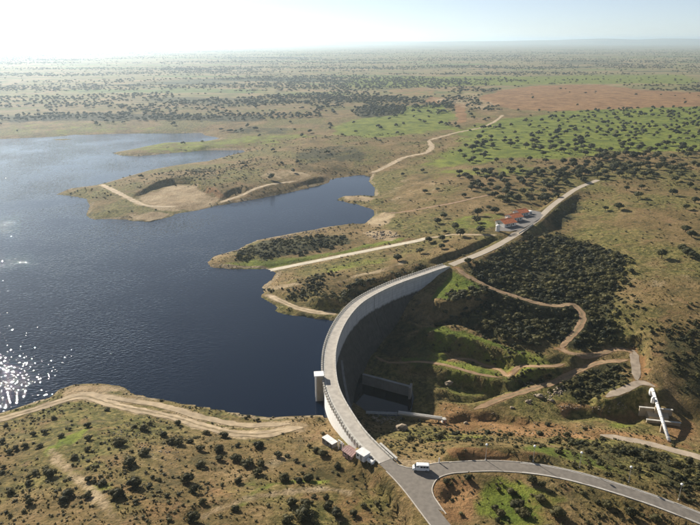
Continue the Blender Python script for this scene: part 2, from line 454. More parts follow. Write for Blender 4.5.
# ------------------------------------------------------------------ traced lines (photo pixels -> ground)
SHORE_NEAR = [(0, 414), (25, 404.5), (50, 397), (57, 389.5), (72, 385), (92, 384), (110, 385), (125, 388), (130, 394), (150, 398), (175, 402),
              (200, 405), (225, 410), (250, 415), (260, 416.5), (280, 417), (305, 416), (318, 413)]
SHORE_FAR = [(335, 321), (315, 320), (300, 316), (285, 314), (276, 311), (279, 306), (267.5, 296), (261, 287.5), (272, 280), (277.5, 272.5), (269, 271),
             (262, 269), (235, 269), (212, 267), (208, 262.5), (215, 256), (237, 250), (245, 245), (257, 240), (285, 235), (325, 227.5), (350, 224), (365, 224),
             (375, 215), (374, 210), (357, 204), (350, 203), (335, 200), (345, 196), (360, 195.5), (375, 196), (375, 187.5), (369, 181), (372, 175), (357, 175), (345, 177),
             (330, 179.5), (328, 183), (295, 191), (262.5, 197.5), (235, 202.5), (221, 204), (200, 210), (175, 214), (172, 216.5), (150, 222.5), (132, 221), (127, 219),
             (110, 219), (92, 220), (87, 215), (91, 205), (87, 199), (75, 196), (56, 194.5), (72, 188), (100, 185), (125, 177.5), (150, 170), (175, 165.5), (207, 161), (245, 152.5),
             (245, 150), (205, 150), (175, 153), (140, 156), (122, 155.5), (111, 153), (135, 149), (165, 142.5), (190, 142), (207, 141), (222, 138), (205, 135.5), (202, 133), (150, 133),
             (110, 134), (85, 135), (72, 134.5), (67, 136), (37, 137.5), (0, 139)]
near_w = [U(x, y, ZW) for x, y in SHORE_NEAR]
far_w = [U(x, y, ZW) for x, y in SHORE_FAR]

CREST_PX = [(505, 600), (470, 560), (440.5, 525), (407, 482), (383, 459), (359, 435), (349, 420), (338, 402), (332, 387), (330, 374), (329.5, 360), (331.5, 345), (338, 328),
            (347, 314), (359, 302), (378, 291), (399, 282), (420, 275), (437, 269), (451, 265)]
axis = resample([U(x, y, 0) for x, y in CREST_PX], 1.0)
for _ in range(12):     # fair the traced curve
    axis[2:-2] = (axis[:-4] + axis[1:-3] + axis[2:-2] + axis[3:-1] + axis[4:]) / 5
axis = resample(axis[::6], 1.0)
def ax_near(px, py, z=0):
    p = np.array(U(px, py, z)); return int(np.argmin(((axis - p) ** 2).sum(1)))
I0 = ax_near(381, 457)      # left end of the dam
I1 = len(axis) - 1          # right end
def ax_pt(i, n=0.0):
    """point on the crest line at (fractional) index i, offset n to the downstream side"""
    i = min(max(i, 0), len(axis) - 1.001); k = int(i); t = i - k
    p = axis[k] * (1 - t) + axis[k + 1] * t
    d = axis[min(k + 4, len(axis) - 1)] - axis[max(k - 3, 0)]; d = d / np.linalg.norm(d)
    return p + np.array([d[1], -d[0]]) * n
def ax_ang(i):
    k = int(i); d = axis[min(k + 4, len(axis) - 1)] - axis[max(k - 3, 0)]; return math.atan2(d[1], d[0])

iL = ax_near(326, 392); dam_line = [tuple(ax_pt(i)) for i in range(I0 + 6, I1 - 4, 3)]
lake = list(near_w) + [tuple(ax_pt(i)) for i in range(iL - 6, ax_near(335, 333), 3)] + far_w + \
    [(-900, 1130), (-1400, 1150), (-2000, 1000), (-2200, 700), (-1700, 420), (-1000, 330), (-600, 250), (-380, 215), (-260, 228)]

# ---- heights: (pixel x, pixel y, z)
CP = [
 # left foreground hill
 (0, 428, -9), (0, 440, -6), (0, 465, -1), (0, 500, 3), (0, 525, 5), (60, 408, -9), (60, 430, -4), (55, 460, 0), (40, 500, 5), (60, 525, 7), (100, 410, -8), (100, 430, -3), (110, 460, 2),
 (110, 500, 7), (130, 525, 9), (150, 415, -8), (150, 432, -5), (160, 460, 1), (180, 500, 6), (200, 425, -8.5), (200, 445, -5), (210, 475, 0), (220, 520, 5), (250, 430, -8.5), (250, 445, -6),
 (260, 470, -2), (270, 500, 2), (280, 525, 3), (300, 425, -9.5), (300, 445, -7), (310, 470, -4), (320, 500, -1), (330, 525, 0), (345, 470, -4.5), (360, 490, -4), (375, 515, -3.5), (370, 475, -4),
 (326, 421, -11), (335, 432, -8.5), (345, 441, -6.5), (355, 449, -4.8), (365, 457, -3), (375, 467, -2), (330, 442, -7.2), (350, 455, -5), (362, 464, -4), (385, 482, -3.5), (400, 500, -3.5), (415, 520, -3.5), (440, 555, -3),
 # dam foot, downstream
 (448, 270, -1.5), (431, 281, -6), (420, 288, -9), (406, 297, -13), (394, 304, -17), (384, 312, -21), (375, 328, -26), (368, 348, -30), (367, 365, -32), (366, 385, -34), (370, 400, -34),
 (374, 413, -33), (378, 424, -26), (381, 434, -18), (386, 443, -10), (391, 450, -5), (397, 459, -1.2),
 # downstream valley
 (470, 283, -3.6), (455, 292, -5.4), (440, 299, -8.0), (425, 302, -11), (430, 318, -18), (410, 330, -23), (395, 345, -27.5), (400, 360, -28.5), (430, 355, -24), (450, 345, -20), (390, 372, -29), (420, 378, -29), (440, 385, -28),
 (390, 395, -34), (405, 395, -34), (390, 409, -34), (403, 409, -34), (420, 400, -31.5), (440, 405, -31), (415, 415, -32), (430, 418, -31.5), (450, 400, -30),
 (470, 430, -31), (460, 415, -30), (500, 420, -31.5), (520, 427, -31), (560, 420, -32), (600, 425, -31.5), (645, 424, -31.2), (655, 413, -30.2), (690, 416, -31.5), (740, 420, -33), (760, 470, -26),
 (480, 392, -29), (520, 405, -29.5), (560, 400, -29), (600, 405, -29.5), (640, 400, -28.5), (610, 413, -30.5), (665, 402, -27.5), (690, 405, -29),
 (380, 428, -23), (400, 425, -27), (400, 437, -16), (430, 425, -28), (430, 436, -19), (420, 447, -8), (436, 455, -1.5), (450, 450, 1.4), (465, 449, 2.7), (480, 449.5, 3.0), (500, 450, 2.8), (520, 451.5, 2.4), (540, 454, 1.0), (470, 438, -14), (500, 440, -13), (530, 443, -12), (540, 440, -19), (560, 447, -12), (600, 450, -14), (640, 440, -26), (640, 462, -11),
 (680, 470, -14), (700, 480, -13), (600, 437, -27), (560, 432, -28), (500, 432, -27), (610, 468, -6), (660, 483, -6),
 # terraces right of the basin
 (440, 328, -17.3), (440, 341, -22.5), (470, 336, -18.3), (470, 352, -24), (500, 344, -19.3), (500, 359, -24.3), (450, 363, -24.6), (480, 369, -25), (510, 373, -24), (470, 386, -29), (500, 387, -28.8), (525, 370, -22.8), (522, 384, -27.8), (550, 366, -22.8), (550, 377, -26.8),
 # near right: island and beyond the road
 (450, 490, -1), (470, 500, 0), (500, 490, -1.5), (520, 505, -1.5), (550, 525, -1), (480, 530, -0.5), (600, 505, -2.5), (650, 522, -4), (700, 545, -6), (600, 540, -2), (520, 560, 0),
 # brush hill
 (500, 258, -3), (540, 262, -6), (560, 275, -9), (585, 270, -7), (520, 285, -8.5), (550, 300, -12), (520, 310, -13.5), (490, 300, -9), (480, 318, -14.5), (540, 325, -17.5), (560, 340, -20), (510, 330, -18), (600, 300, -12), (600, 330, -18),
 (590, 345, -21), (560, 365, -24), (590, 375, -26), (620, 370, -24), (610, 390, -27), (640, 390, -25), (650, 395, -27),
 # right hill
 (612, 262, -4), (640, 270, -2), (690, 270, 0), (660, 300, -5), (620, 310, -10), (700, 310, -5), (650, 335, -13), (690, 345, -13), (660, 365, -19), (700, 380, -22), (680, 395, -27), (625, 340, -18),
 (600, 235, -2), (650, 235, 2), (695, 235, 3), (620, 205, 5), (660, 200, 7), (700, 200, 8), (560, 228, -5), (575, 212, -4), (585, 200, 1), (640, 185, 8), (700, 180, 10), (575, 240, -5),
 (740, 300, -3), (760, 250, 3), (800, 200, 10),
 # shelf by the houses and upstream of the road
 (512, 220, 2.2), (530, 212, 2.6), (500, 228, 2.2), (485, 236, 2.5), (470, 243, 3), (450, 253, 3), (430, 260, 2.3), (415, 266, 1), (395, 270, -1.5), (370, 277, -3.5), (340, 285, -5), (310, 292, -6.5), (280, 291, -8.5),
 (400, 277, -4), (375, 285, -6), (355, 294, -7.5), (340, 302, -9), (310, 303, -8.5), (290, 297, -8.8), (315, 314, -9.6), (290, 308, -9.8), (335, 314, -9.7), (425, 267.5, 0), (345, 309, -9.4), (365, 292, -7),
 (300, 275, -8), (330, 268, -6.5), (370, 262, -4), (400, 253, -2.5), (430, 246, -0.5), (450, 236, 0.5), (350, 250, -6), (320, 254, -8), (290, 260, -9), (250, 262, -9.4), (220, 262, -9.5), (240, 255, -7.5), (270, 250, -5.5), (310, 243, -5), (345, 237, -5.5), (380, 235, -5),
 (400, 230, -4), (440, 222, -1), (470, 215, 1), (385, 220, -7), (400, 212, -6), (420, 200, -3), (385, 200, -8.5), (395, 190, -7), (430, 185, -2), (385, 180, -7), (400, 172, -5), (450, 200, 0), (480, 190, 2), (520, 190, 4), (550, 190, 5), (450, 170, 2), (500, 165, 5), (560, 165, 7), (620, 165, 9), (690, 160, 11),
 # long peninsula
 (75, 192, -9), (95, 195, -8), (95, 212, -9.3), (110, 192, -6.5), (130, 186, -4.5), (115, 205, -8.5), (140, 215, -9.3), (150, 178, -4), (175, 172, -4), (210, 167, -4.5), (240, 158, -6), (200, 178, -2.5), (230, 175, -2.5), (235, 188, -3.5), (260, 172, -2), (270, 185, -4.5), (300, 168, -2), (310, 177, -4.5), (290, 186, -7), (250, 194, -7.5),
 (325, 176, -5), (340, 165, -4), (360, 168, -6.5), (300, 150, -1), (340, 150, 1), (270, 150, -5), (130, 152, -8), (160, 147, -7), (200, 146, -7), (250, 141, -6), (230, 146, -8), (300, 138, -2), (380, 155, -1), (380, 140, 3), (420, 150, 2), (440, 135, 5), (480, 130, 6),
 (100, 128, -7), (50, 130, -7.5), (150, 127, -6), (10, 132, -8.5), (200, 127, -5), (250, 127, -3), (310, 122, 2), (350, 125, 3), (400, 118, 5), (450, 112, 6), (520, 115, 7), (600, 120, 9), (690, 120, 11), (100, 115, -1), (0, 115, -1), (200, 113, 1), (300, 108, 4), (400, 102, 6), (500, 98, 9), (600, 96, 12), (690, 98, 12),
 (0, 100, 3), (150, 95, 5), (300, 92, 6), (450, 88, 8), (600, 85, 9), (700, 85, 9), (100, 78, 5), (400, 75, 7), (650, 75, 8),
 # lake bed
 (40, 300, -22), (150, 270, -25), (200, 340, -28), (280, 370, -30), (100, 340, -28), (150, 240, -22), (270, 215, -18), (330, 207, -14), (60, 170, -18), (200, 225, -18), (300, 330, -26), (310, 395, -24), (20, 380, -22), (200, 385, -20), (310, 345, -30), (318, 370, -33), (180, 158, -13), (340, 186, -14),
]
cps = []
for x, y, z in CP:
    X, Y = U(x, y, z); cps.append((X, Y, z))
for x, y in near_w[::2] + far_w[::2]:
    cps.append((x, y, ZW + 0.1))
for X, Y, z in [(-2500, 300, 5), (-600, 60, 0), (-200, 60, 12), (0, 60, 8), (100, 90, 2), (300, 100, -3), (600, 150, -10), (900, 400, 5), (1500, 900, 12), (3000, 2000, 12), (-1000, 900, -18), (-1600, 800, -16), (-2500, 1500, 5),
                (-3000, 3500, 8), (0, 5000, 9), (4000, 5000, 10), (-5000, 6000, 8), (0, 12000, 12), (9000, 9000, 14), (-9000, 9000, 10), (-12000, 0, 8), (12000, 0, 10), (0, 40000, 12), (30000, 30000, 12), (-30000, 30000, 12), (0, -20000, 5)]:
    cps.append((X, Y, z))
cps = np.array(cps)
def rbf_solve(c):
    P = c[:, :2]; n = len(P)
    D = np.sqrt(((P[:, None] - P[None]) ** 2).sum(2)) + 0.0
    A = np.zeros((n + 1, n + 1)); A[:n, :n] = -D; A[np.arange(n), np.arange(n)] -= 1.5
    A[:n, n] = 1; A[n, :n] = 1
    return np.linalg.solve(A, np.concatenate([c[:, 2], [0]]))
rw = rbf_solve(cps)
def rbf(x, y):
    out = np.empty(x.shape, np.float32); xf = x.ravel().astype(np.float32); yf = y.ravel().astype(np.float32); o = out.ravel()
    cx = cps[:, 0].astype(np.float32); cy = cps[:, 1].astype(np.float32); w = rw[:-1].astype(np.float32)
    for a in range(0, len(xf), 20000):
        dx = xf[a:a + 20000, None] - cx; dy = yf[a:a + 20000, None] - cy
        o[a:a + 20000] = -(np.sqrt(dx * dx + dy * dy) @ w) + rw[-1]
    return o.reshape(x.shape)

# ------------------------------------------------------------------ ground grid (one sheet out to the horizon)
def graded(lo, hi, step, far_lo, far_hi, g):
    core = list(np.arange(lo, hi + 1e-6, step))
    a = [core[-1]]; s = step
    while a[-1] < far_hi: s *= g; a.append(a[-1] + s)
    b = [core[0]]; s = step
    while b[-1] > far_lo: s *= g; b.append(b[-1] - s)
    return np.array(b[1:][::-1] + core + a[1:])
GX = graded(-250, 400, 2.4, -45000, 45000, 1.028)
GY = np.concatenate([graded(90, 480, 2.2, -3000, 485, 1.12)])
GY = GY[GY <= 480.5]
ys = [GY[-1]]; s_ = 2.2
while ys[-1] < 45000: s_ *= 1.018; ys.append(ys[-1] + s_)
GY = np.concatenate([GY, ys[1:]])
XX, YY = np.meshgrid(GX, GY)
H = rbf(XX, YY).astype(np.float64)
R = np.hypot(XX, YY)
far_f = sstep(1200, 3000, R)
lakeP = lake
sel = (XX > -2300) & (XX < 420) & (YY > 180) & (YY < 1300)
SD = np.full(XX.shape, -500.0)
SD[sel] = sdist(XX[sel], YY[sel], lakeP)
DD = np.full(XX.shape, 999.0); s2m = (XX > -150) & (XX < 300) & (YY > 100) & (YY < 560)
DD[s2m] = seg_dist(XX[s2m], YY[s2m], dam_line, closed=False)
nz = 1.2 * fbm(XX, YY, 55, 3, 3) + 0.6 * fbm(XX, YY, 16, 3, 9) + 0.28 * fbm(XX, YY, 6, 2, 19)
calm = sstep(5, 30, DD)
H += nz * (0.25 + 0.75 * calm) * (1 - far_f)
H += sstep(900, 2500, R) * (4 * fbm(XX, YY, 500, 3, 21)) + sstep(2500, 9000, R) * 12 * fbm(XX, YY, 2600, 4, 33)
# low hills along the horizon
rough_ = np.clip(fbm(XX, YY * 0.5, 6000, 4, 41) * 0.5 + 0.35, 0, 1)
ridge = np.exp(-((YY - 21000 - 0.12 * XX) / 2600) ** 2) + 0.7 * np.exp(-((YY - 29000) / 3500) ** 2)
H += ridge * rough_ * (90 + 250 * sstep(-1500, 6500, XX) * (1 - 0.3 * sstep(9000, 16000, XX)) + 90 * sstep(3000, -2500, XX) * sstep(-9000, -1500, XX) )
# steep banks: a step down on the side toward the valley
def bank(px, z0, drop, face=2.6, reach=16.0, side=-1):
    global H
    w = np.array([U(x, y, z) for (x, y), z in zip(px, z0 if hasattr(z0, '__len__') else [z0] * len(px))])
    p = resample([tuple(q) for q in w], 1.5); e = reach + 6
    sub = np.ix_(np.where((GY > p[:, 1].min() - e) & (GY < p[:, 1].max() + e))[0], np.where((GX > p[:, 0].min() - e) & (GX < p[:, 0].max() + e))[0])
    x = XX[sub]; y = YY[sub]; best = np.full(x.shape, 1e18); sd_ = np.zeros(x.shape); al = np.zeros(x.shape)
    t = np.gradient(p, axis=0); t /= np.linalg.norm(t, axis=1)[:, None]
    for k in range(len(p)):
        q = (x - p[k, 0]) ** 2 + (y - p[k, 1]) ** 2; m_ = q < best
        best = np.where(m_, q, best); sd_ = np.where(m_, (x - p[k, 0]) * t[k, 1] - (y - p[k, 1]) * t[k, 0], sd_); al = np.where(m_, k / (len(p) - 1), al)
    d_ = sd_ * (1 if side < 0 else -1) + 0.45 * fbm(x, y, 9, 2, 23)     # positive = below the bank
    taper = sstep(0, 0.12, al) * (1 - sstep(0.88, 1, al)) * (np.abs(sd_) > 0.6 * np.sqrt(best))
    H[sub] -= drop * sstep(0, face, d_) * (1 - sstep(reach * 0.5, reach, d_)) * taper
    H[sub] += 0.35 * drop * (1 - sstep(0.5, 9, -d_)) * (d_ <= 0) * taper
bank([(428, 305), (450, 305), (470, 298), (486, 292), (500, 297)], -9.5, 4.5)
bank([(428, 334), (455, 338), (480, 344), (510, 353), (538, 360)], -19, 5.0)
bank([(436, 371), (470, 377), (500, 383), (515, 384)], -25.5, 3.2)
bank([(505, 379), (525, 373), (545, 370), (566, 371)], -23.5, 4.5)
bank([(562, 358), (590, 359), (612, 356), (626, 356)], -21.5, 3.5, 2.4, 10)
bank([(604, 401), (622, 396), (640, 392), (652, 394), (668, 396)], -24.5, 1.6)
bank([(556, 408), (590, 407), (620, 410), (642, 413)], -29, 1.7, 2.2, 9)
bank([(292, 300), (315, 304), (335, 303), (350, 293), (375, 281), (405, 270)], [-7.5, -7.5, -7.5, -5.5, -3.5, -1], 4.0, 3.0, 12)
bank([(426, 262.5), (455, 252), (480, 242), (498, 234)], [1.5, 2.5, 2.8, 2.6], 2.2, 1.8, 9)
bank([(300, 191), (315, 186), (331, 181)], -6, 3.0, 2.0, 12)
bank([(440, 420), (470, 412), (500, 414), (540, 420)], -29.5, 1.6, 2.0, 8)
bank([(434, 389), (455, 391), (480, 391), (505, 389)], -28, 2.4, 2.2, 9)
bank([(436, 312), (455, 314), (480, 320), (505, 330), (525, 336)], -13.5, 3.0, 2.6, 10)
# quarry floors cut into the peninsula
def wpoly(px, z): return [U(x, y, z) for x, y in px]
QUARRY = [wpoly([(134, 199), (146, 193), (160, 187), (176, 183.5), (192, 184), (203, 191), (210, 194), (219, 200.5), (214, 206), (196, 209), (170, 210), (150, 207)], -9.2),
          wpoly([(222, 203), (224, 197), (232, 193.5), (242, 192), (246, 195), (236, 200)], -8.5),
          wpoly([(289, 190), (300, 185.5), (318, 181.5), (329, 180), (328, 183.5), (300, 190)], -9.5)]
for q in QUARRY:
    qs = sdist(XX[sel], YY[sel], q)
    hh = H[sel]; H[sel] = np.minimum(hh, hh * (1 - sstep(-1.5, 2.5, qs)) + (-9.6) * sstep(-1.5, 2.5, qs))
# shore: ground rises out of the water, lake bed falls away
downs = [tuple(ax_pt(i)) for i in range(I0 - 4, I1, 3)] + [U(480, 270, -3), (600, 700), (600, 60), tuple(ax_pt(0))]
dsm = np.zeros(XX.shape, bool); dsm[s2m] = inside(XX[s2m], YY[s2m], downs)
dsm |= (XX >= 300) | (YY < 175)
land = (SD < 0) & ~dsm
d = -SD
lo_ = ZW + np.minimum(0.13 * d, 3.0) * (1 + 0.25 * fbm(XX, YY, 9, 2, 5))
H = np.where(land, np.maximum(H, lo_), H)
up = ZW + 0.55 * np.maximum(d, 0) * (1 + 0.3 * fbm(XX, YY, 12, 2, 15))
H = np.where(land & (d < 60), np.minimum(H, np.maximum(up, lo_)), H)
H = np.where(SD >= 0, np.minimum(H, ZW - 0.14 * np.minimum(SD, 60)), H)
# the small islet near the far shore
ix, iy = U(62, 139.5, ZW)
H = np.maximum(H, ZW + 0.9 - 0.11 * np.hypot((XX - ix) * 0.5, YY - iy))

def bil(x, y, A=None):
    """height of the triangulated ground at x, y"""
    A = H if A is None else A
    x = np.atleast_1d(np.asarray(x, float)); y = np.atleast_1d(np.asarray(y, float))
    i = np.clip(np.searchsorted(GX, x) - 1, 0, len(GX) - 2); j = np.clip(np.searchsorted(GY, y) - 1, 0, len(GY) - 2)
    u = (x - GX[i]) / (GX[i + 1] - GX[i]); v = (y - GY[j]) / (GY[j + 1] - GY[j])
    a = A[j, i]; b = A[j, i + 1]; c = A[j + 1, i + 1]; d_ = A[j + 1, i]
    return np.where(u >= v, a + (b - a) * u + (c - b) * v, a + (c - d_) * u + (d_ - a) * v)
def hz(x, y): return float(bil(x, y)[0])
def G(px, py, z0=0.0):
    """photo pixel -> point on the ground"""
    z = z0
    for _ in range(25):
        x, y = U(px, py, z); z = 0.5 * z + 0.5 * hz(x, y)
    return x, y, hz(x, y)

def flatten(path, width, blend, own_z=False, smooth=8):
    """bench the ground under a road; path (n,2) or (n,3)"""
    global H
    p = np.asarray(path)[:, :2]
    if own_z: z = np.asarray(path)[:, 2]
    else:
        z = bil(p[:, 0], p[:, 1])
        for _ in range(smooth):
            z = np.convolve(np.pad(z, 2, 'edge'), np.ones(5) / 5, 'valid')
    m_ = width / 2 + blend + 3
    bx = (GX >= p[:, 0].min() - m_) & (GX <= p[:, 0].max() + m_); by = (GY >= p[:, 1].min() - m_) & (GY <= p[:, 1].max() + m_)
    jj = np.where(by)[0]; ii = np.where(bx)[0]
    if len(jj) == 0 or len(ii) == 0: return z
    sub = np.ix_(jj, ii); x = XX[sub]; y = YY[sub]
    best = np.full(x.shape, 1e18); zz = np.zeros(x.shape)
    for k in range(len(p)):
        q = (x - p[k, 0]) ** 2 + (y - p[k, 1]) ** 2
        t = q < best; best = np.where(t, q, best); zz = np.where(t, z[k], zz)
    w = 1 - sstep(width / 2 + 1.2, width / 2 + 1.2 + blend, np.sqrt(best))
    H[sub] = H[sub] * (1 - w) + zz * w
    return z

# ---- roads and tracks
def px_path(px, step=2.0, zs=None):
    if zs is None: w = [G(x, y)[:2] for x, y in px]
    elif np.isscalar(zs): w = [U(x, y, zs) for x, y in px]
    else: w = [(*U(x, y, z), z) for (x, y), z in zip(px, zs)]
    return resample(w, step)
def bench(px, z, w=4.0, bl=2.5): flatten(resample([(*U(x, y, q), q) for (x, y), q in zip(px, z)], 1.5), w, bl, True)
bench([(426, 329), (450, 332.5), (470, 336.5), (490, 342), (510, 349), (530, 354), (546, 355)], [-16.5, -17.3, -18.3, -19.2, -20, -20.6, -20.8], 4.5, 2.5)
bench([(400, 359), (430, 362.5), (450, 365.5), (470, 370), (490, 375), (506, 379)], [-24.3, -24.3, -24.4, -24.7, -25.0, -25.2], 5.0, 2.2)
bench([(440, 300), (455, 299), (470, 294), (484, 289)], [-7.5, -6.6, -5.4, -4.6], 5.0, 2.0)
TR = []   # (name, path, width, material, label)
def track(px, width, mat, label, zs=None, blend=4.0, name='dirt_track', soft=False):
    p = px_path(px, 2.0, zs)
    if zs is not None and not np.isscalar(zs): flatten(p, width, blend, True)
    else: flatten(p, width, blend)
    TR.append((name if not soft else 'soft', p[:, :2], width, mat, label))
track([(366, 463), (375, 477), (386, 493), (400, 512), (416, 533)], 1.0, 'dirt_brown', 'drain ditch beside the near road', [-6, -6, -6, -6, -6], 2.2, 'ditch')
RO = {}
main_r = [(451, 265), (466, 259), (480, 253.6), (496, 246), (512, 237), (526, 228), (540, 217), (552, 206), (564, 197), (578, 188), (598, 180)]
RO['east'] = px_path(main_r, 2.0, [0, 0, 0.3, 0.6, 1.0, 1.5, 2.2, 3.0, 4.0, 5.0, 6.5])
RO['west'] = np.array([[*ax_pt(i), 0.0] for i in np.arange(0, I0 + 8, 2)])
branch = [(412, 483), (428, 473.5), (448, 468.5), (470, 466.5), (495, 466), (520, 467.5), (545, 470.5), (570, 475.5), (600, 483.5), (640, 496), (680, 510.5), (720, 527), (780, 553)]
RO['branch'] = px_path(branch, 2.0, [0, 0, 0, -0.1, -0.3, -0.5, -0.8, -1.2, -1.8, -2.8, -4, -5.5, -8])
flatten(RO['east'], 7.5, 5, True); flatten(RO['west'], 8.5, 3.5, True); flatten(RO['branch'], 7.4, 1.6, True)
JUNC = [(388, 459.5), (398, 465.5), (412, 468.5), (436, 463.6), (470, 461.3), (470, 471.8), (452, 473.4), (439, 477.5), (432.5, 486), (432, 495), (444, 512), (424, 503), (400, 482)]
flatten(np.array([[*U(x, y, 0), 0] for x, y in [(397, 468), (405, 474), (415, 478), (425, 480), (420, 472)]]), 11, 4, True)

track([(-30, 428), (0, 419.5), (30, 411), (57, 402.5), (82, 396), (100, 400.5), (130, 408), (175, 417.5), (205, 427), (232, 432.5), (262, 434), (285, 429.5), (303, 428)], 4.6, 'dirt', 'pale dirt track along the near shore')
track([(80, 393), (95, 394.5), (120, 398.5), (150, 403.5), (175, 409.5), (205, 418), (245, 425), (270, 425), (290, 423.5)], 3.2, 'dirt', 'upper pale dirt track beside the water')
track([(52, 452), (58, 461), (72, 472), (88, 488), (108, 510), (125, 530)], 2.6, 'dirt', '', soft=True)
track([(102, 185), (112, 190), (125, 196), (143, 204.5), (158, 206.5), (176, 206.5)], 6.0, 'dirt', 'pale track down to the quarry on the peninsula')
track([(221, 203), (232, 198.5), (246, 193), (262, 186.5), (276, 183.5), (294, 181.5)], 4.5, 'dirt', 'track along the rim of the peninsula')
track([(372, 174), (381, 169), (390, 164.5), (404, 157.5), (418, 154.5), (427, 152.5), (431.5, 147), (429, 140.5)], 7.0, 'dirt', 'pale winding track leading up from the inlet')
track([(429, 140.5), (440, 137), (455, 133), (480, 128), (494, 122), (503, 115)], 5.0, 'dirt', 'faint far track toward the ploughed field')
track([(386, 214), (410, 211), (435, 206.5), (455, 202.5), (475, 198), (492, 194.5)], 2.6, 'dirt_red', 'thin reddish track across the scrub')
track([(269, 270.5), (300, 264.3), (340, 256.2), (380, 248.2), (410, 242.3), (426, 239)], 5.2, 'slab_road', 'straight old concrete road running down into the lake', [-11.2, -9.3, -7, -4.8, -2.8, -1.8], 5, 'road')
track([(427, 238.8), (440, 236.5), (455, 234.5), (475, 234.5), (497, 236)], 2.6, 'dirt', 'narrow path between the oaks and the houses')
track([(267.5, 295), (278, 299.5), (290, 305), (303, 309.5), (318, 312.5), (336, 314)], 4.6, 'dirt', 'pale track along the water beside the dam', [-10.4, -10, -9.9, -9.8, -9.7, -9.6], 2.5)
track([(456, 268), (466, 275), (480, 282.5), (500, 291.5), (520, 298), (540, 303.5), (558, 306), (572, 304), (580, 311), (583, 319), (578, 328), (570, 338), (562, 346), (565, 350)], 4.2, 'dirt_brown', 'brown track zigzagging down the brush slope',
      [-0.3, -2, -4, -6.3, -8.2, -10, -11, -11.5, -13, -14.5, -16.3, -18.3, -20, -20.5], 5)
track([(556, 348), (570, 353), (585, 354.5), (600, 353), (615, 349.5), (628, 350.5), (633, 354)], 3.8, 'dirt_brown', 'middle brown track above the stream', [-20.3, -20.7, -21.2, -21.5, -21.5, -21.5, -21.5], 5)
track([(628, 360), (612, 361.5), (596, 363.5), (580, 370.5), (562, 379), (545, 385), (525, 391), (505, 397.5), (488, 404), (474, 409.5)], 3.8, 'dirt_brown', 'lower brown track down to the valley floor', [-22.3, -23, -24, -25.5, -26.8, -27.5, -28, -28.6, -29.4, -30], 5)
track([(450, 357), (468, 361), (485, 366), (500, 371), (508, 373.5), (520, 369), (535, 364), (552, 364.5), (565, 366)], 2.6, 'dirt_brown', 'brown terrace track below the brush', None, 4)
track([(375, 356.5), (395, 359), (420, 361.5), (440, 364), (460, 369), (480, 374.5), (500, 378)], 2.2, 'dirt_brown', 'shaded terrace track beside the stilling basin', None, 3)
track([(633, 350), (635, 360), (636, 370), (637, 380)], 5.0, 'service', 'grey service road spur', [-21.4, -22.2, -23, -23.6], 3, 'road')
track([(606, 397), (618, 392), (630, 387), (640, 382.5), (650, 384.5), (655, 387)], 5.0, 'service', 'grey service road to the pipe bridge', [-25.5, -24.8, -24.2, -23.8, -23.8, -23.8], 3, 'road')
track([(600, 435), (625, 439), (650, 444), (675, 450.5), (700, 457.5), (740, 470)], 4.2, 'service', 'grey lower road beyond the near slope', [-28, -27, -26, -25, -24, -23], 4, 'road')
track([(200, 516), (230, 505), (262, 496), (290, 492), (325, 490), (350, 494)], 1.8, 'dirt', '', soft=True)

# yard of the houses
YARD = [(499, 227), (504, 222), (512, 216), (521, 211.5), (533, 210.5), (545, 213), (540, 218.5), (531, 224.5), (520, 229.5), (510, 231.5), (500, 231)]
yard_w = [U(x, y, 2.3) for x, y in YARD]
flatten(np.array([[*U(x, y, 2.3), 2.3] for x, y in [(502, 229), (508, 224), (514, 220), (520, 216), (526, 213), (534, 213), (538, 216), (526, 222), (514, 228), (506, 232)]]), 9, 4, True)

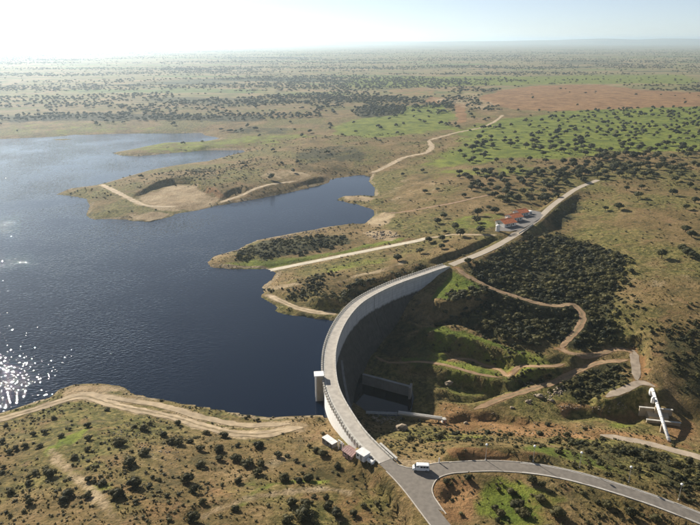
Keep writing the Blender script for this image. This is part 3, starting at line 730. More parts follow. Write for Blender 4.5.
# ---- colour masks on the ground
def wp(px): return [G(x, y)[:2] for x, y in px]
def mask(polys, soft):
    m_ = np.zeros(XX.shape)
    for px, val, sf in polys:
        w = wp(px); a = np.array(w); e = sf * 3
        bx = (GX >= a[:, 0].min() - e) & (GX <= a[:, 0].max() + e); by = (GY >= a[:, 1].min() - e) & (GY <= a[:, 1].max() + e)
        sub = np.ix_(np.where(by)[0], np.where(bx)[0])
        if m_[sub].size == 0: continue
        x = XX[sub]; y = YY[sub]
        wx = x + sf * 2.4 * fbm(x, y, sf * 6, 4, 51); wy = y + sf * 2.4 * fbm(x, y, sf * 6, 4, 67)
        m_[sub] = np.maximum(m_[sub], val * sstep(-1.6 * sf, 1.6 * sf, sdist(wx, wy, w)))
    return m_
green = mask([
 ([(395, 318), (440, 318), (520, 345), (560, 362), (500, 388), (440, 392), (400, 375)], 0.50, 5),
 ([(440, 425), (500, 432), (560, 436), (620, 446), (560, 446), (440, 442)], 0.42, 5), ([(620, 412), (650, 420), (640, 432), (600, 430)], 0.5, 4),
 ([(385, 112), (410, 104), (452, 103), (458, 116), (450, 131), (420, 134), (385, 138), (330, 134), (335, 127)], 0.8, 14),
 ([(470, 128), (500, 118), (560, 111), (640, 106), (720, 105), (720, 152), (640, 152), (560, 158), (500, 160), (452, 168), (430, 164)], 0.78, 16),
 ([(425, 172), (520, 165), (560, 172), (520, 178), (430, 182)], 0.5, 10),
 ([(340, 78), (700, 74), (700, 84), (560, 84), (340, 88)], 0.75, 40),
 ([(426, 303), (430, 292), (450, 272), (462, 276), (484, 286), (480, 291), (450, 303)], 0.95, 3),
 ([(424, 326), (450, 329.5), (480, 336), (530, 351), (530, 357), (480, 342), (450, 335), (424, 332)], 0.85, 1.8),
 ([(400, 356), (440, 361), (470, 366), (505, 375), (503, 382), (470, 375), (440, 369), (400, 363)], 0.8, 2.0),
 ([(440, 372), (470, 376), (500, 381), (500, 385), (440, 385)], 0.7, 2.5),
 ([(482, 485), (500, 478), (530, 480), (560, 492), (552, 515), (520, 530), (490, 520)], 0.9, 4),
 ([(500, 449), (560, 447), (600, 460), (640, 477), (600, 472), (560, 462), (530, 456)], 0.75, 3),
 ([(222, 265), (250, 260), (300, 256), (350, 247), (400, 238), (420, 238), (340, 254), (270, 269)], 0.75, 4),
 ([(268, 284), (290, 274), (340, 264), (400, 252), (400, 258), (330, 274), (280, 287)], 0.42, 4),
 ([(112, 152), (160, 143), (230, 138), (290, 133), (330, 134), (280, 146), (230, 149), (150, 155)], 0.55, 14),
 ([(0, 136), (0, 124), (60, 122), (130, 124), (210, 130), (150, 132), (60, 134)], 0.40, 14),
 ([(50, 452), (60, 440), (85, 430), (92, 431), (66, 444), (56, 457)], 0.9, 1.5),
 ([(215, 505), (255, 488), (290, 480), (330, 478), (330, 483), (280, 488), (230, 505)], 0.72, 2),
 ([(225, 480), (260, 478), (262, 498), (225, 500)], 0.5, 4),
 ([(285, 425), (325, 432), (322, 440), (290, 432)], 0.6, 2.5),
 ([(85, 480), (120, 476), (120, 490), (90, 492)], 0.5, 3),
 ([(455, 215), (500, 212), (495, 228), (450, 232)], 0.5, 5),
], 1)
red = mask([
 ([(478, 99), (500, 91), (530, 86), (600, 84.5), (640, 90), (720, 93), (720, 106), (640, 108), (560, 111), (520, 110), (495, 106)], 1.35, 7),
 ([(385, 89), (430, 87), (440, 92), (420, 97), (390, 95)], 0.5, 12), ([(430, 96), (445, 98), (440, 104), (425, 103)], 0.7, 6),
 ([(454.5, 104), (464, 104), (466, 122), (458, 123)], 1.6, 5),
 ([(434, 490), (450, 478), (475, 476), (488, 490), (490, 525), (455, 528)], 0.8, 4), ([(535, 490), (570, 495), (590, 525), (550, 530)], 0.55, 5),
 ([(445, 449), (500, 451), (545, 457), (545, 462), (445, 460)], 0.95, 1.5),
 ([(440, 408), (480, 405), (520, 418), (580, 428), (640, 434), (700, 442), (700, 455), (640, 442), (560, 436), (500, 434), (440, 430), (420, 424)], 0.62, 4),
 ([(560, 403), (600, 404), (645, 412), (640, 419), (560, 414)], 0.7, 2.5), ([(638, 350), (647, 355), (650, 372), (642, 378), (640, 362)], 1.0, 1.5),
 ([(665, 415), (700, 415), (700, 440), (665, 438)], 0.6, 4),
 ([(95, 425), (150, 432), (190, 455), (180, 470), (130, 445)], 0.50, 5), ([(120, 480), (170, 480), (260, 500), (200, 525), (120, 525)], 0.42, 6), ([(300, 490), (360, 480), (400, 515), (330, 525)], 0.55, 5),
 ([(205, 189), (216, 186), (224, 196), (216, 200)], 0.9, 3), ([(300, 425), (320, 428), (345, 447), (335, 447)], 0.6, 2),
], 1)
bare = mask([
 ([(134, 199), (150, 192), (176, 185), (195, 186), (208, 195), (219, 201), (200, 210), (170, 212), (150, 209)], 0.85, 5),
 ([(130, 215), (150, 211), (172, 214), (150, 223), (132, 221)], 1.0, 4),
 ([(340, 197), (360, 196), (372, 198), (370, 201), (345, 201)], 0.8, 4), ([(366, 222), (380, 213), (395, 214), (388, 224), (372, 228)], 0.9, 4),
 ([(362, 232), (392, 229), (402, 236), (392, 242), (370, 238)], 0.85, 3),
 ([(58, 399), (62, 390), (75, 386), (100, 386), (124, 389), (126, 394), (90, 396), (75, 400)], 0.95, 2),
 ([(262, 172), (295, 168), (318, 176), (290, 182), (262, 180)], 0.55, 6), ([(375, 190), (430, 178), (460, 185), (430, 200), (385, 206)], 0.32, 12),
 ([(425, 100), (470, 92), (500, 106), (480, 112), (450, 106)], 0.5, 12),
 ([(240, 462), (300, 440), (320, 455), (280, 470)], 0.35, 5), ([(615, 268), (700, 265), (700, 320), (640, 340), (615, 310)], 0.25, 10),
 ([(500, 376), (540, 372), (560, 392), (500, 410), (480, 405)], 0.35, 4), ([(643, 405), (668, 405), (668, 421), (645, 421)], 0.7, 2),
 ([(262, 286), (320, 284), (370, 272), (405, 260), (405, 264), (340, 283), (268, 291)], 0.6, 1.5),
 ([(400, 461), (440, 458), (444, 463), (412, 468), (398, 465)], 0.9, 1.5), ([(130, 450), (150, 452), (190, 470), (170, 472)], 0.5, 3),
], 1)
SCRUB_SHADE_PX = [
 ([(474, 264), (500, 252), (535, 240), (562, 236), (585, 246), (606, 262), (610, 285), (600, 310), (612, 340), (600, 350), (580, 350), (555, 342), (515, 338), (470, 322), (438, 322), (442, 308), (484, 294), (478, 274)], 0.92, 6),
 ([(505, 378), (560, 368), (625, 360), (628, 384), (600, 398), (560, 390), (540, 385)], 0.7, 4),
 ([(560, 440), (640, 452), (700, 470), (700, 500), (640, 480), (600, 465), (560, 452)], 0.55, 5),
 ([(655, 375), (670, 340), (700, 320), (720, 400), (675, 408)], 0.6, 6),
 ([(238, 256), (240, 250), (262, 242), (300, 237), (345, 236), (350, 244), (310, 252), (270, 257)], 0.85, 3),
 ([(288, 160), (310, 148), (345, 146), (372, 155), (360, 164), (310, 164)], 0.6, 10), ([(225, 133), (250, 126), (290, 127), (285, 135)], 0.6, 8),
 ([(350, 112), (370, 105), (405, 106), (405, 115), (360, 118)], 0.8, 10), ([(0, 117), (100, 113), (200, 115), (260, 115), (260, 122), (150, 121), (0, 122)], 0.75, 10),
 ([(340, 296), (355, 288), (385, 277), (420, 268), (425, 270), (390, 284), (350, 303)], 0.6, 3), ([(550, 215), (575, 195), (585, 195), (572, 225), (556, 232)], 0.6, 4),
 ([(300, 280), (350, 272), (350, 280), (310, 288)], 0.4, 3), ([(175, 171), (212, 168), (222, 174), (205, 180)], 0.5, 6),
 ([(560, 480), (640, 500), (700, 530), (560, 540), (500, 530), (555, 500)], 0.35, 6),
 ([(372, 345), (395, 318), (425, 306), (440, 325), (445, 350), (440, 400), (415, 412), (412, 380), (372, 368)], 0.52, 5),  # dark tone painted on the ground to deepen the dam's shadow
]
scrub = mask(SCRUB_SHADE_PX, 1)  # scrub cover, plus the shade painted below the dam
nshore = 0.45 + 0.5 * fbm(XX, YY, 40, 3, 88)
shore_m = np.where(land, np.clip(nshore * 1.4, 0, 1) * (1 - sstep(1.0, 7.0, -SD)), 0)
# verges of the tracks are trodden bare
for nm, p, w, mt, lb in TR:
    if mt in ('paving', 'asphalt') or nm == 'ditch': continue
    e = w / 2 + 4
    bx = (GX >= p[:, 0].min() - e) & (GX <= p[:, 0].max() + e); by = (GY >= p[:, 1].min() - e) & (GY <= p[:, 1].max() + e)
    sub = np.ix_(np.where(by)[0], np.where(bx)[0])
    dd = seg_dist(XX[sub], YY[sub], [tuple(q) for q in p[::2]], closed=False)
    v = (0.62 if nm == 'soft' else 0.75) * (1 - sstep(w / 2 - 0.8, w / 2 + 3, dd + 1.2 * fbm(XX[sub], YY[sub], 7, 2, 55)))
    if mt in ('dirt', 'slab_road'): bare[sub] = np.maximum(bare[sub], v)
    else: red[sub] = np.maximum(red[sub], v * 0.8)

nx, ny = len(GX), len(GY)
verts = np.stack([XX.ravel(), YY.ravel(), H.ravel()], 1)
ii, jj = np.meshgrid(np.arange(nx - 1), np.arange(ny - 1)); a = (jj * nx + ii).ravel()
tris = np.concatenate([np.stack([a, a + 1, a + nx + 1], 1), np.stack([a, a + nx + 1, a + nx], 1)])
ground = mesh_np('ground', verts, tris, M['ground'], smooth=True)
tag(ground, kind='structure')
def colattr(o, name, r, g, b):
    at = o.data.color_attributes.new(name, 'FLOAT_COLOR', 'POINT')
    at.data.foreach_set('color', np.stack([r.ravel(), g.ravel(), b.ravel(), np.ones(r.size)], 1).astype(np.float32).ravel())
colattr(ground, 'm1', np.clip(green, 0, 1), np.clip(bare, 0, 1), np.clip(red, 0, 1))
colattr(ground, 'm2', np.clip(scrub, 0, 1), shore_m, sstep(1250, 1900, R))

# ------------------------------------------------------------------ water
me_poly = MB()
wl = [(x, y, ZW) for x, y in lakeP]
# swell the sheet a little under the land so that the ground cuts the true waterline
cxs = np.array(lakeP); 
nrm = []
for k in range(len(cxs)):
    t = cxs[(k + 1) % len(cxs)] - cxs[k - 1]; t = t / (np.linalg.norm(t) + 1e-9); nrm.append((-t[1], t[0]))
area = 0.5 * np.sum(cxs[:, 0] * np.roll(cxs[:, 1], -1) - np.roll(cxs[:, 0], -1) * cxs[:, 1])
sg = -1 if area > 0 else 1
ex = cxs + sg * np.array(nrm) * np.array([0.0 if DDv < 4 else 2.0 for DDv in seg_dist(cxs[:, 0], cxs[:, 1], dam_line, closed=False)])[:, None]
bm = bmesh.new(); vs = [bm.verts.new((x, y, ZW)) for x, y in ex]
es = [bm.edges.new((vs[k], vs[(k + 1) % len(vs)])) for k in range(len(vs))]
bmesh.ops.triangle_fill(bm, edges=es, use_beauty=True, use_dissolve=False)
for f in bm.faces:
    if f.normal.z < 0: f.normal_flip()
me = bpy.data.meshes.new('reservoir_water'); bm.to_mesh(me); bm.free(); me.materials.append(M['water'])
o = bpy.data.objects.new('reservoir_water', me); C.objects.link(o); tag(o, kind='structure')
POOL = [U(x, y, -31.5) for x, y in [(352, 372), (370, 376), (412, 388), (414, 398), (411, 413), (396, 417), (372, 420), (352, 418)]]
o = MB().poly([(x, y, -31.5) for x, y in POOL][::-1]).build('pool_water', M['pool']); tag(o, kind='structure')
for p_ in o.data.polygons:
    if p_.normal.z < 0: o.data.flip_normals(); break

# ------------------------------------------------------------------ road sheets
def ribbon(name, path, width, mat, zoff=0.10, ragged=0.0, n_cross=5, parent=None, off=0.0, z_own=None):
    p = np.asarray(path)[:, :2]
    t = np.gradient(p, axis=0); t /= np.linalg.norm(t, axis=1)[:, None] + 1e-9
    nn = np.stack([t[:, 1], -t[:, 0]], 1)
    s = np.arange(len(p)) * 1.0
    vv = []
    for k in range(n_cross):
        u = (k / (n_cross - 1) - 0.5)
        tp_ = np.clip(np.minimum(s + 1.0, len(p) - s) / 4.0, 0.25, 1) if ragged else 1.0
        wd = tp_ * width * (1 + ragged * (vnoise(s * 0.23, s * 0 + (3.3 if u > 0 else 8.1), 4) + 0.8 * vnoise(s * 0.71, s * 0 + (13.3 if u > 0 else 28.1), 6)) * 1.3)
        q = p + nn * (u * wd + off)[:, None] if ragged else p + nn * (u * width + off)
        z = bil(q[:, 0], q[:, 1]) + zoff if z_own is None else z_own + zoff
        vv.append(np.stack([q[:, 0], q[:, 1], z], 1))
    V = np.concatenate(vv); n = len(p)
    F = [(k * n + i, k * n + i + 1, (k + 1) * n + i + 1, (k + 1) * n + i) for k in range(n_cross - 1) for i in range(n - 1)]
    o = mesh_np(name, V, F, M[mat], parent)
    if o.data.polygons[0].normal.z < 0: o.data.flip_normals()
    return o
def kerb_line(path, off, parent, name='kerb', w=0.35, h=0.22, mat='kerb', base=0.0):
    p = np.asarray(path)[:, :2]
    t = np.gradient(p, axis=0); t /= np.linalg.norm(t, axis=1)[:, None] + 1e-9
    nn = np.stack([t[:, 1], -t[:, 0]], 1); V = []; n = len(p)
    for a_, b_ in ((-w / 2, -0.5), (-w / 2, h), (w / 2, h), (w / 2, -0.5)):
        q = p + nn * (off + a_); z = bil(p[:, 0], p[:, 1]) + base + b_
        V.append(np.stack([q[:, 0], q[:, 1], z], 1))
    V = np.concatenate(V)
    F = [(k * n + i, k * n + i + 1, (k + 1) * n + i + 1, (k + 1) * n + i) for k in range(3) for i in range(n - 1)]
    F += [(0, n, 2 * n, 3 * n), (n - 1, 2 * n - 1, 3 * n - 1, 4 * n - 1)]
    o = mesh_np(name, V, F, M[mat], parent)
    return o
for nm, p, w, mt, lb in TR:
    if nm in ('soft', 'ditch'): continue
    o = ribbon(nm, p, w, mt, 0.09, 0.5 if mt.startswith('dirt') else (0.25 if mt == 'service' else 0.0))
    tag(o, lb, kind='structure')
    if mt.startswith('dirt') and w >= 3.6 and np.median(p[:, 1]) < 480:
        ribbon('grass_strip', p[4:-4], w * 0.2, 'verge', 0.098, 0.95, 3, o)
r_e = ribbon('road', RO['east'], 5.6, 'asphalt_old', 0.10); tag(r_e, 'pale asphalt road climbing from the dam past the houses', kind='structure')
kerb_line(RO['east'][6:34], 3.05, r_e); 
r_w = ribbon('road', RO['west'][:-1], 6.0, 'asphalt', 0.10); tag(r_w, 'asphalt road at the near end of the dam', kind='structure')
r_b = ribbon('road', RO['branch'][8:], 5.8, 'asphalt', 0.108); tag(r_b, 'asphalt road curving off to the right from the dam', kind='structure')
# painted edge lines and kerbs
for off in (-2.65, 2.65):
    ribbon('edge_line', RO['branch'][22:], 0.22, 'paint', 0.116, 0, 2, r_b, off)
kN = int(np.argmin(np.hypot(*(RO['branch'][:, :2] - np.array(U(453, 466.5, 0))).T))); kS = int(np.argmin(np.hypot(*(RO['branch'][:, :2] - np.array(U(469, 466.5, 0))).T)))
kerb_line(RO['branch'][kN:], -3.1, r_b); kerb_line(RO['branch'][kS:], 3.1, r_b)
kerb_line(RO['west'][:-7], -3.2, r_w)
jw = [U(x, y, 0) for x, y in JUNC]
bm = bmesh.new(); vs = [bm.verts.new((x, y, hz(x, y) + 0.114)) for x, y in jw]; f = bm.faces.new(vs)
bmesh.ops.triangulate(bm, faces=[f]); 
for f in bm.faces:
    if f.normal.z < 0: f.normal_flip()
me = bpy.data.meshes.new('junction'); bm.to_mesh(me); bm.free(); me.materials.append(M['asphalt'])
o = bpy.data.objects.new('road', me); C.objects.link(o); tag(o, 'wide asphalt apron where the two near roads meet', kind='structure')
nose = resample([U(x, y, 0) for x, y in [(446, 514), (438, 503), (433, 494.5), (432.5, 487), (438, 478.5), (451, 473.8), (468, 472.2)]], 1.0)
kerb_line(nose, 0.0, o)
kerb_line(resample([U(x, y, 0) for x, y in [(398, 465), (412, 468), (436, 463.2), (452, 462.0)]], 1.0), 0.0, o)
bm = bmesh.new(); f = bm.faces.new([bm.verts.new((x, y, 2.3 + 0.12)) for x, y in yard_w]); bmesh.ops.triangulate(bm, faces=[f])
for f in bm.faces:
    if f.normal.z < 0: f.normal_flip()
me = bpy.data.meshes.new('paved_yard'); bm.to_mesh(me); bm.free(); me.materials.append(M['paving'])
o = bpy.data.objects.new('paved_yard', me); C.objects.link(o); tag(o, 'grey paved yard around the red-roofed houses', kind='structure')

# ------------------------------------------------------------------ the dam
dam = tag(empty('arch_dam', (*ax_pt((I0 + I1) / 2), -32)), 'long curved concrete arch dam with a road along its crest holding back the lake', 'dam')
def local(o, parent=dam):
    o.parent = parent; o.matrix_parent_inverse = Matrix.Translation(-Vector(parent.location)) if parent.rotation_euler.z == 0 else parent.matrix_basis.inverted()
    return o
PROF = [(-3.3, -0.45), (3.0, -0.45), (3.0, -2.0), (2.75, -2.3), (2.9, -11.0), (4.2, -14.5), (11.5, -31), (17, -45), (-3.3, -45)]
def loft(i0, i1, prof, k=3):
    V = []; n = len(prof)
    for q in range(k + 1):
        i = i0 + (i1 - i0) * q / k
        for a_, z in prof:
            x, y = ax_pt(i, a_); V.append((x, y, z))
    F = [(q * n + j, q * n + (j + 1) % n, (q + 1) * n + (j + 1) % n, (q + 1) * n + j) for q in range(k) for j in range(n)]
    F += [tuple(range(n))[::-1], tuple(k * n + j for j in range(n))]
    return V, F
def dam_part(name, V, F, mat):
    m = MB(); m.v = V; m.f = F
    return local(m.build(name, M[mat]))
NB = 26
edges = np.linspace(I0 - 2, I1 - 1, NB + 1)
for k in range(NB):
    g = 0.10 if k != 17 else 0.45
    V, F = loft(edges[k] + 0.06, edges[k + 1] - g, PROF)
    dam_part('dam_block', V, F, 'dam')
V, F = loft(I0 - 2, I1 - 1, [(-3.55, -0.05), (3.3, -0.05), (3.3, -0.44), (-3.55, -0.44)], 90); dam_part('cornice', V, F, 'conc')
V, F = loft(I0 - 3, I1 - 1, [(-2.2, 0.15), (2.45, 0.15), (2.45, -0.04), (-2.2, -0.04)], 90); dam_part('roadway', V, F, 'crest_road')
V, F = loft(I0 - 3, I1 - 1, [(-3.0, 0.22), (-2.2, 0.22), (-2.2, -0.04), (-3.0, -0.04)], 90); dam_part('walkway', V, F, 'conc')
# downstream parapet, in segments with small gaps
segs = np.linspace(I0 - 4, I1 - 1, 95)
for k in range(len(segs) - 1):
    V, F = loft(segs[k] + 0.10, segs[k + 1] - 0.10, [(2.55, 0.95), (3.05, 0.95), (3.05, -0.04), (2.55, -0.04)], 1); dam_part('parapet_segment', V, F, 'conc')
# upstream railing: concrete posts with corbels and two rails
posts = np.linspace(I0 - 1, I1 - 2, 118)
pm = None
for k, i in enumerate(posts):
    x, y = ax_pt(i, -3.75); an = ax_ang(i)
    if pm is None:
        o = MB().box((0, 0, 0.40), (0.6, 0.8, 1.05)).box((0, -0.05, -0.75), (0.6, 0.7, 1.2)).build('railing_post', M['conc'], bevel=0.03); pm = o.data
    else:
        o = bpy.data.objects.new('railing_post', pm); C.objects.link(o)
    o.location = (x, y, 0); o.rotation_euler = (0, 0, an); local(o)
for z in (0.45, 0.85):
    V, F = loft(I0 - 1, I1 - 2, [(-3.80, z + 0.06), (-3.68, z + 0.06), (-3.68, z - 0.06), (-3.80, z - 0.06)], 110); dam_part('rail', V, F, 'conc')
# foot ledge stepping down the stained face
V = []; F = []
ia, ib = ax_near(333, 338), ax_near(328, 380)
m = MB()
for q in range(14):
    t0_, t1_ = q / 14, (q + 1) / 14
    i_ = ia - (ia - ib) * t0_ * 0.75; z_ = -13.5 - 17 * t0_; n_ = 3.4 + (11.2 - 3.4) * t0_
    i2 = ia - (ia - ib) * t1_ * 0.75; z2 = -13.5 - 17 * t1_; n2 = 3.4 + (11.2 - 3.4) * t1_
    m.bar((*ax_pt(i_, n_ + 0.6), z_), (*ax_pt(i2, n2 + 0.6), z2), 1.5, 0.7)
local(m.build('face_stair', M['conc_dark']))

# intake tower on the upstream side
it = ax_near(324.5, 378)
tx, ty = ax_pt(it, -5.3); an = ax_ang(it)
tw = tag(empty('intake_tower', (tx, ty, ZW), an), 'white intake tower with flat roof on the lake side of the dam', 'tower')
# local x along dam, y toward the lake
MB().box((-1.75, -0.2, 2.0), (0.5, 3.1, 22.4)).build('side_wall', M['conc_tan'], tw)  # near wall coloured tan to stand for its shade, tower is white
MB().box((-1.75, 1.68, 2.0), (0.6, 0.6, 22.4)).build('pilaster', M['white'], tw)
MB().box((1.75, 0.1, 2.0), (0.5, 3.8, 22.4)).build('side_wall', M['white'], tw)
MB().box((0, 0.9, 2.0), (3.0, 0.5, 22.3)).build('back_wall', M['conc'], tw)
MB().box((0, 0.1, 13.45), (4.6, 4.6, 0.45)).build('roof_slab', M['white'], tw, bevel=0.05)
MB().box((0, -1.3, 11.8), (2.9, 0.3, 2.6)).build('door_panel', M['conc_dark'], tw)

# lake-side wing wall where the dam meets the near bank
m = MB()
V, F = loft(I0 - 8, iL + 6, [(-3.62, -0.46), (-3.30, -0.46), (-3.30, -16), (-3.62, -16)], 24)
dam_part('wing_wall', V, F, 'white')

# stilling basin wall and footbridge across the pool
def wall_thing(name, label, cat, a, b, z0, z1, th, mat, cap=None):
    ax_, ay = a; bx_, by_ = b
    L_ = math.hypot(bx_ - ax_, by_ - ay); an_ = math.atan2(by_ - ay, bx_ - ax_)
    e = tag(empty(name, ((ax_ + bx_) / 2, (ay + by_) / 2, z0), an_), label, cat)
    nseg = max(2, int(L_ / 6))
    for q in range(nseg):
        MB().box((-L_ / 2 + L_ * (q + 0.5) / nseg, 0, (z1 - z0) / 2), (L_ / nseg - 0.08, th, z1 - z0)).build('wall_panel', M[mat], e)
    if cap: MB().box((0, 0, z1 - z0 + 0.12), (L_ + 0.3, th + 0.4, 0.24)).build('coping', M[cap], e)
    return e
bw0, bw1 = U(363, 374, -25.5), U(411, 386.5, -25.5)
wall_thing('basin_wall', 'grey concrete wall closing the stilling basin below the dam', 'wall', bw0, bw1, -33.5, -25.7, 1.4, 'conc_dark', 'conc_dark')
wall_thing('basin_pier', 'short concrete pier at the end of the basin wall', 'pier', U(411.5, 384, -25), U(409.5, 392, -27), -33, -24.5, 1.2, 'conc_dark')
fb0, fb1 = U(398, 413, -27), U(442, 419, -27)
L_ = math.hypot(fb1[0] - fb0[0], fb1[1] - fb0[1]); an_ = math.atan2(fb1[1] - fb0[1], fb1[0] - fb0[0])
fb = tag(empty('footbridge', (fb0[0], fb0[1], -27), an_), 'low white footbridge over the outlet channel below the dam', 'footbridge')
MB().box((L_ / 2, 0, -0.2), (L_, 1.9, 0.4)).build('deck', M['conc'], fb)
for s_ in (-1, 1): MB().box((L_ / 2, s_ * 0.87, 0.4), (L_, 0.15, 0.79)).build('parapet', M['white'], fb)
for q in (0.08, 0.5, 0.93): MB().box((L_ * q, 0, -3.4), (0.6, 1.5, 6.0)).build('pier', M['conc_dark'], fb)
x, y = U(443.5, 421, -29); z = hz(x, y)
vb = tag(empty('valve_block', (x, y, z), 0.3), 'small white valve block at the right end of the footbridge', 'block')
MB().box((0, 0, 0.9), (2.0, 1.8, 2.2)).build('body', M['white'], vb, bevel=0.06); MB().box((0, 0, 2.12), (2.3, 2.1, 0.22)).build('lid', M['conc'], vb); MB().box((0.2, -0.95, 0.7), (0.8, 0.1, 1.5)).build('hatch', M['roof_red'], vb)
# rails over the far side of the pool
p0, p1 = U(366, 412.5, -29), U(397, 412.8, -28)
pw = tag(empty('pipe_rack', (*p0, -31), math.atan2(p1[1] - p0[1], p1[0] - p0[0])), 'pale pipes on short supports along the pool edge', 'pipes')
L2 = math.hypot(p1[0] - p0[0], p1[1] - p0[1])
for q, dy in enumerate((-0.8, 0.5)): MB().tube([(0, dy, 2.2), (L2 * 0.45, dy, 2.3), (L2, dy, 2.6)], 0.35, 8).build('pipe', M['galv'], pw)
for q in (0.1, 0.4, 0.7, 0.97): MB().box((L2 * q, -0.15, 0.5), (0.5, 2.4, 3.0)).build('support', M['conc_dark'], pw)
def rock(px, py, r, label):
    x, y, z = G(px, py, -28)
    bm = bmesh.new(); bmesh.ops.create_icosphere(bm, subdivisions=2, radius=1)
    rs = random.Random(int(px * 31 + py))
    off = Vector((rs.random() * 50, rs.random() * 50, 0))
    for v in bm.verts:
        f = 1 + 0.35 * float(vnoise(np.array([v.co.x * 1.3 + off.x]), np.array([v.co.y * 1.3 + v.co.z * 2 + off.y]), 3)[0]) * 2
        v.co = Vector((v.co.x * r * f * 1.2, v.co.y * r * f, v.co.z * r * f * 0.75))
    me = bpy.data.meshes.new('boulder'); bm.to_mesh(me); bm.free(); me.materials.append(M['rock'])
    o = bpy.data.objects.new('boulder', me); C.objects.link(o); o.location = (x, y, z + r * 0.25)
    tag(o, label, 'boulder')
rock(401, 430, 2.6, 'large tan boulder on the bank beside the outlet pool')
rock(449, 384, 1.9, 'pale boulder at the edge of the dam shadow by the basin')
rock(466, 424, 1.0, 'small boulder on the sandy valley floor right of the footbridge')
rock(540, 397, 1.5, 'grey boulder in the rocky gully under the lower track')
rock(528, 402, 1.2, 'rounded boulder among rocks left of the gully')
rock(552, 401, 1.1, 'low boulder at the right of the rocky gully')
rock(512, 408, 1.0, 'small boulder at the foot of the lower track')

# guard walls at the near end of the crest
a_ = ax_pt(I0 - 1, 3.4); b_ = U(397, 462, 0)
wall_thing('guard_wall', 'white guard wall splaying away from the near end of the dam road', 'wall', tuple(ax_pt(I0 + 6, 3.7)), U(396.5, 460.5, 0), -3.0, 1.0, 0.5, 'white', 'conc')

# ------------------------------------------------------------------ buildings by the near abutment
def frame_from(p_a, p_b, z):
    (x0, y0), (x1, y1) = U(*p_a, z), U(*p_b, z)
    return ((x0 + x1) / 2, (y0 + y1) / 2), math.hypot(x1 - x0, y1 - y0), math.atan2(y1 - y0, x1 - x0)
# long office cabin with white roof sheets
cz = -6.6
(cx_, cy_), L_, an = frame_from((324.5, 435), (335, 442.5), cz + 3)
z = hz(cx_, cy_)
cab = tag(empty('site_cabin', (cx_, cy_, z - 0.2), an), 'grey cabin with white three-sheet roof beside the dam wall', 'cabin')
MB().box((0, 0, 1.35), (6.6, 2.7, 2.7)).build('wall', M['conc_dark'], cab)
for q in (-1, 0, 1): MB().box((q * 2.25, 0, 2.80), (2.17, 3.1, 0.16)).build('roof_sheet', M['roof_white'], cab)
for q in (-2.2, 0.3): 
    w_ = MB().box((q, -1.37, 1.7), (1.2, 0.08, 0.9)).build('window', M['glass'], cab)
MB().box((2.4, -1.37, 1.15), (0.95, 0.08, 2.0)).build('door', M['wood'], cab)
# goal-like pipe gantry between the cabins
x, y, z = G(340.5, 450, -5.5)
ga = tag(empty('gantry', (x, y, z), an), 'white pipe gantry standing between the two cabins', 'gantry')
for s_ in (-1, 1): MB().tube([(s_ * 1.1, 0, -0.3), (s_ * 1.1, 0, 4.2)], 0.22, 8).build('post', M['white'], ga)
MB().tube([(-1.3, 0, 4.2), (1.3, 0, 4.2)], 0.2, 8).build('crossbar', M['white'], ga)
MB().box((0, 0.9, 1.3), (1.6, 1.0, 2.8)).build('control_box', M['metal'], ga)
# hut with pink tiled roof
(cx_, cy_), L_, an2 = frame_from((346, 449.5), (355.5, 456), -2.5)
z = hz(cx_, cy_)
def gable(name, label, loc, rz, L, W, h, rise, wall, roof, over=0.3, wins=(), door=None, group=None, chimney=None):
    e = tag(empty(name, loc, rz), label, 'house' if L > 8 else 'hut', group)
    m = MB()
    m.box((0, 0, h / 2 - 0.15), (L, W, h + 0.3))
    for s_ in (-1, 1):
        m.v += [(s_ * (L / 2 - 0.002), -W / 2, h), (s_ * (L / 2 - 0.002), W / 2, h), (s_ * (L / 2 - 0.002), 0, h + rise)]; b = len(m.v); m.f.append((b - 3, b - 2, b - 1))
    m.build('wall', M[wall], e)
    rf = []
    for s_ in (-1, 1):
        m = MB(); t = 0.18
        x0, x1 = -L / 2 - over, L / 2 + over
        ye = s_ * (W / 2 + over); ze = h - over * rise / (W / 2)
        m.quadbox([(x0, 0, h + rise), (x1, 0, h + rise), (x1, ye, ze), (x0, ye, ze), (x0, 0, h + rise + t), (x1, 0, h + rise + t), (x1, ye, ze + t), (x0, ye, ze + t)])
        r = m.build('roof_slope', M[roof], e); rf.append(r)
    MB().tube([(-L / 2 - over, 0, h + rise + 0.12), (L / 2 + over, 0, h + rise + 0.12)], 0.16, 6).build('ridge', M[roof], e)
    # rows of tiles as low ribs
    for s_, r in zip((-1, 1), rf):
        m = MB(); nrow = int(L / 0.9)
        for q in range(nrow + 1):
            xx = -L / 2 - over + 0.1 + q * (L + 2 * over - 0.2) / nrow
            m.bar((xx, 0, h + rise + 0.2), (xx, s_ * (W / 2 + over), h - over * rise / (W / 2) + 0.2), 0.22, 0.10)
        m.build('tile_row', M[roof], r)
    for (u, side, zz, ww, hh) in wins:
        if side in (-1, 1): wd = MB().box((u, side * (W / 2 + 0.02), zz), (ww, 0.1, hh)).build('window', M['glass'], e); MB().box((u, side * (W / 2 + 0.06), zz - hh / 2 - 0.06), (ww + 0.3, 0.2, 0.1)).build('sill', M['conc'], wd)
        else: wd = MB().box((math.copysign(L / 2 + 0.02, side), u, zz), (0.1, ww, hh)).build('window', M['glass'], e)
    if door: MB().box((door[0], door[1] * (W / 2 + 0.02), 1.05), (1.0, 0.12, 2.1)).build('door', M['wood'], e)
    if chimney: MB().box((chimney[0], chimney[1], h + rise + 0.1), (0.7, 0.7, 1.6)).build('chimney', M['white'], e)
    return e
gable('equipment_hut', 'small hut with faded pink tiled roof below the dam road', (cx_, cy_, z - 0.2), an2, 5.4, 3.8, 2.4, 0.8, 'roof_pink', 'roof_pink', 0.35, [(-1.2, -1, 1.5, 0.9, 0.8)], (1.0, -1))
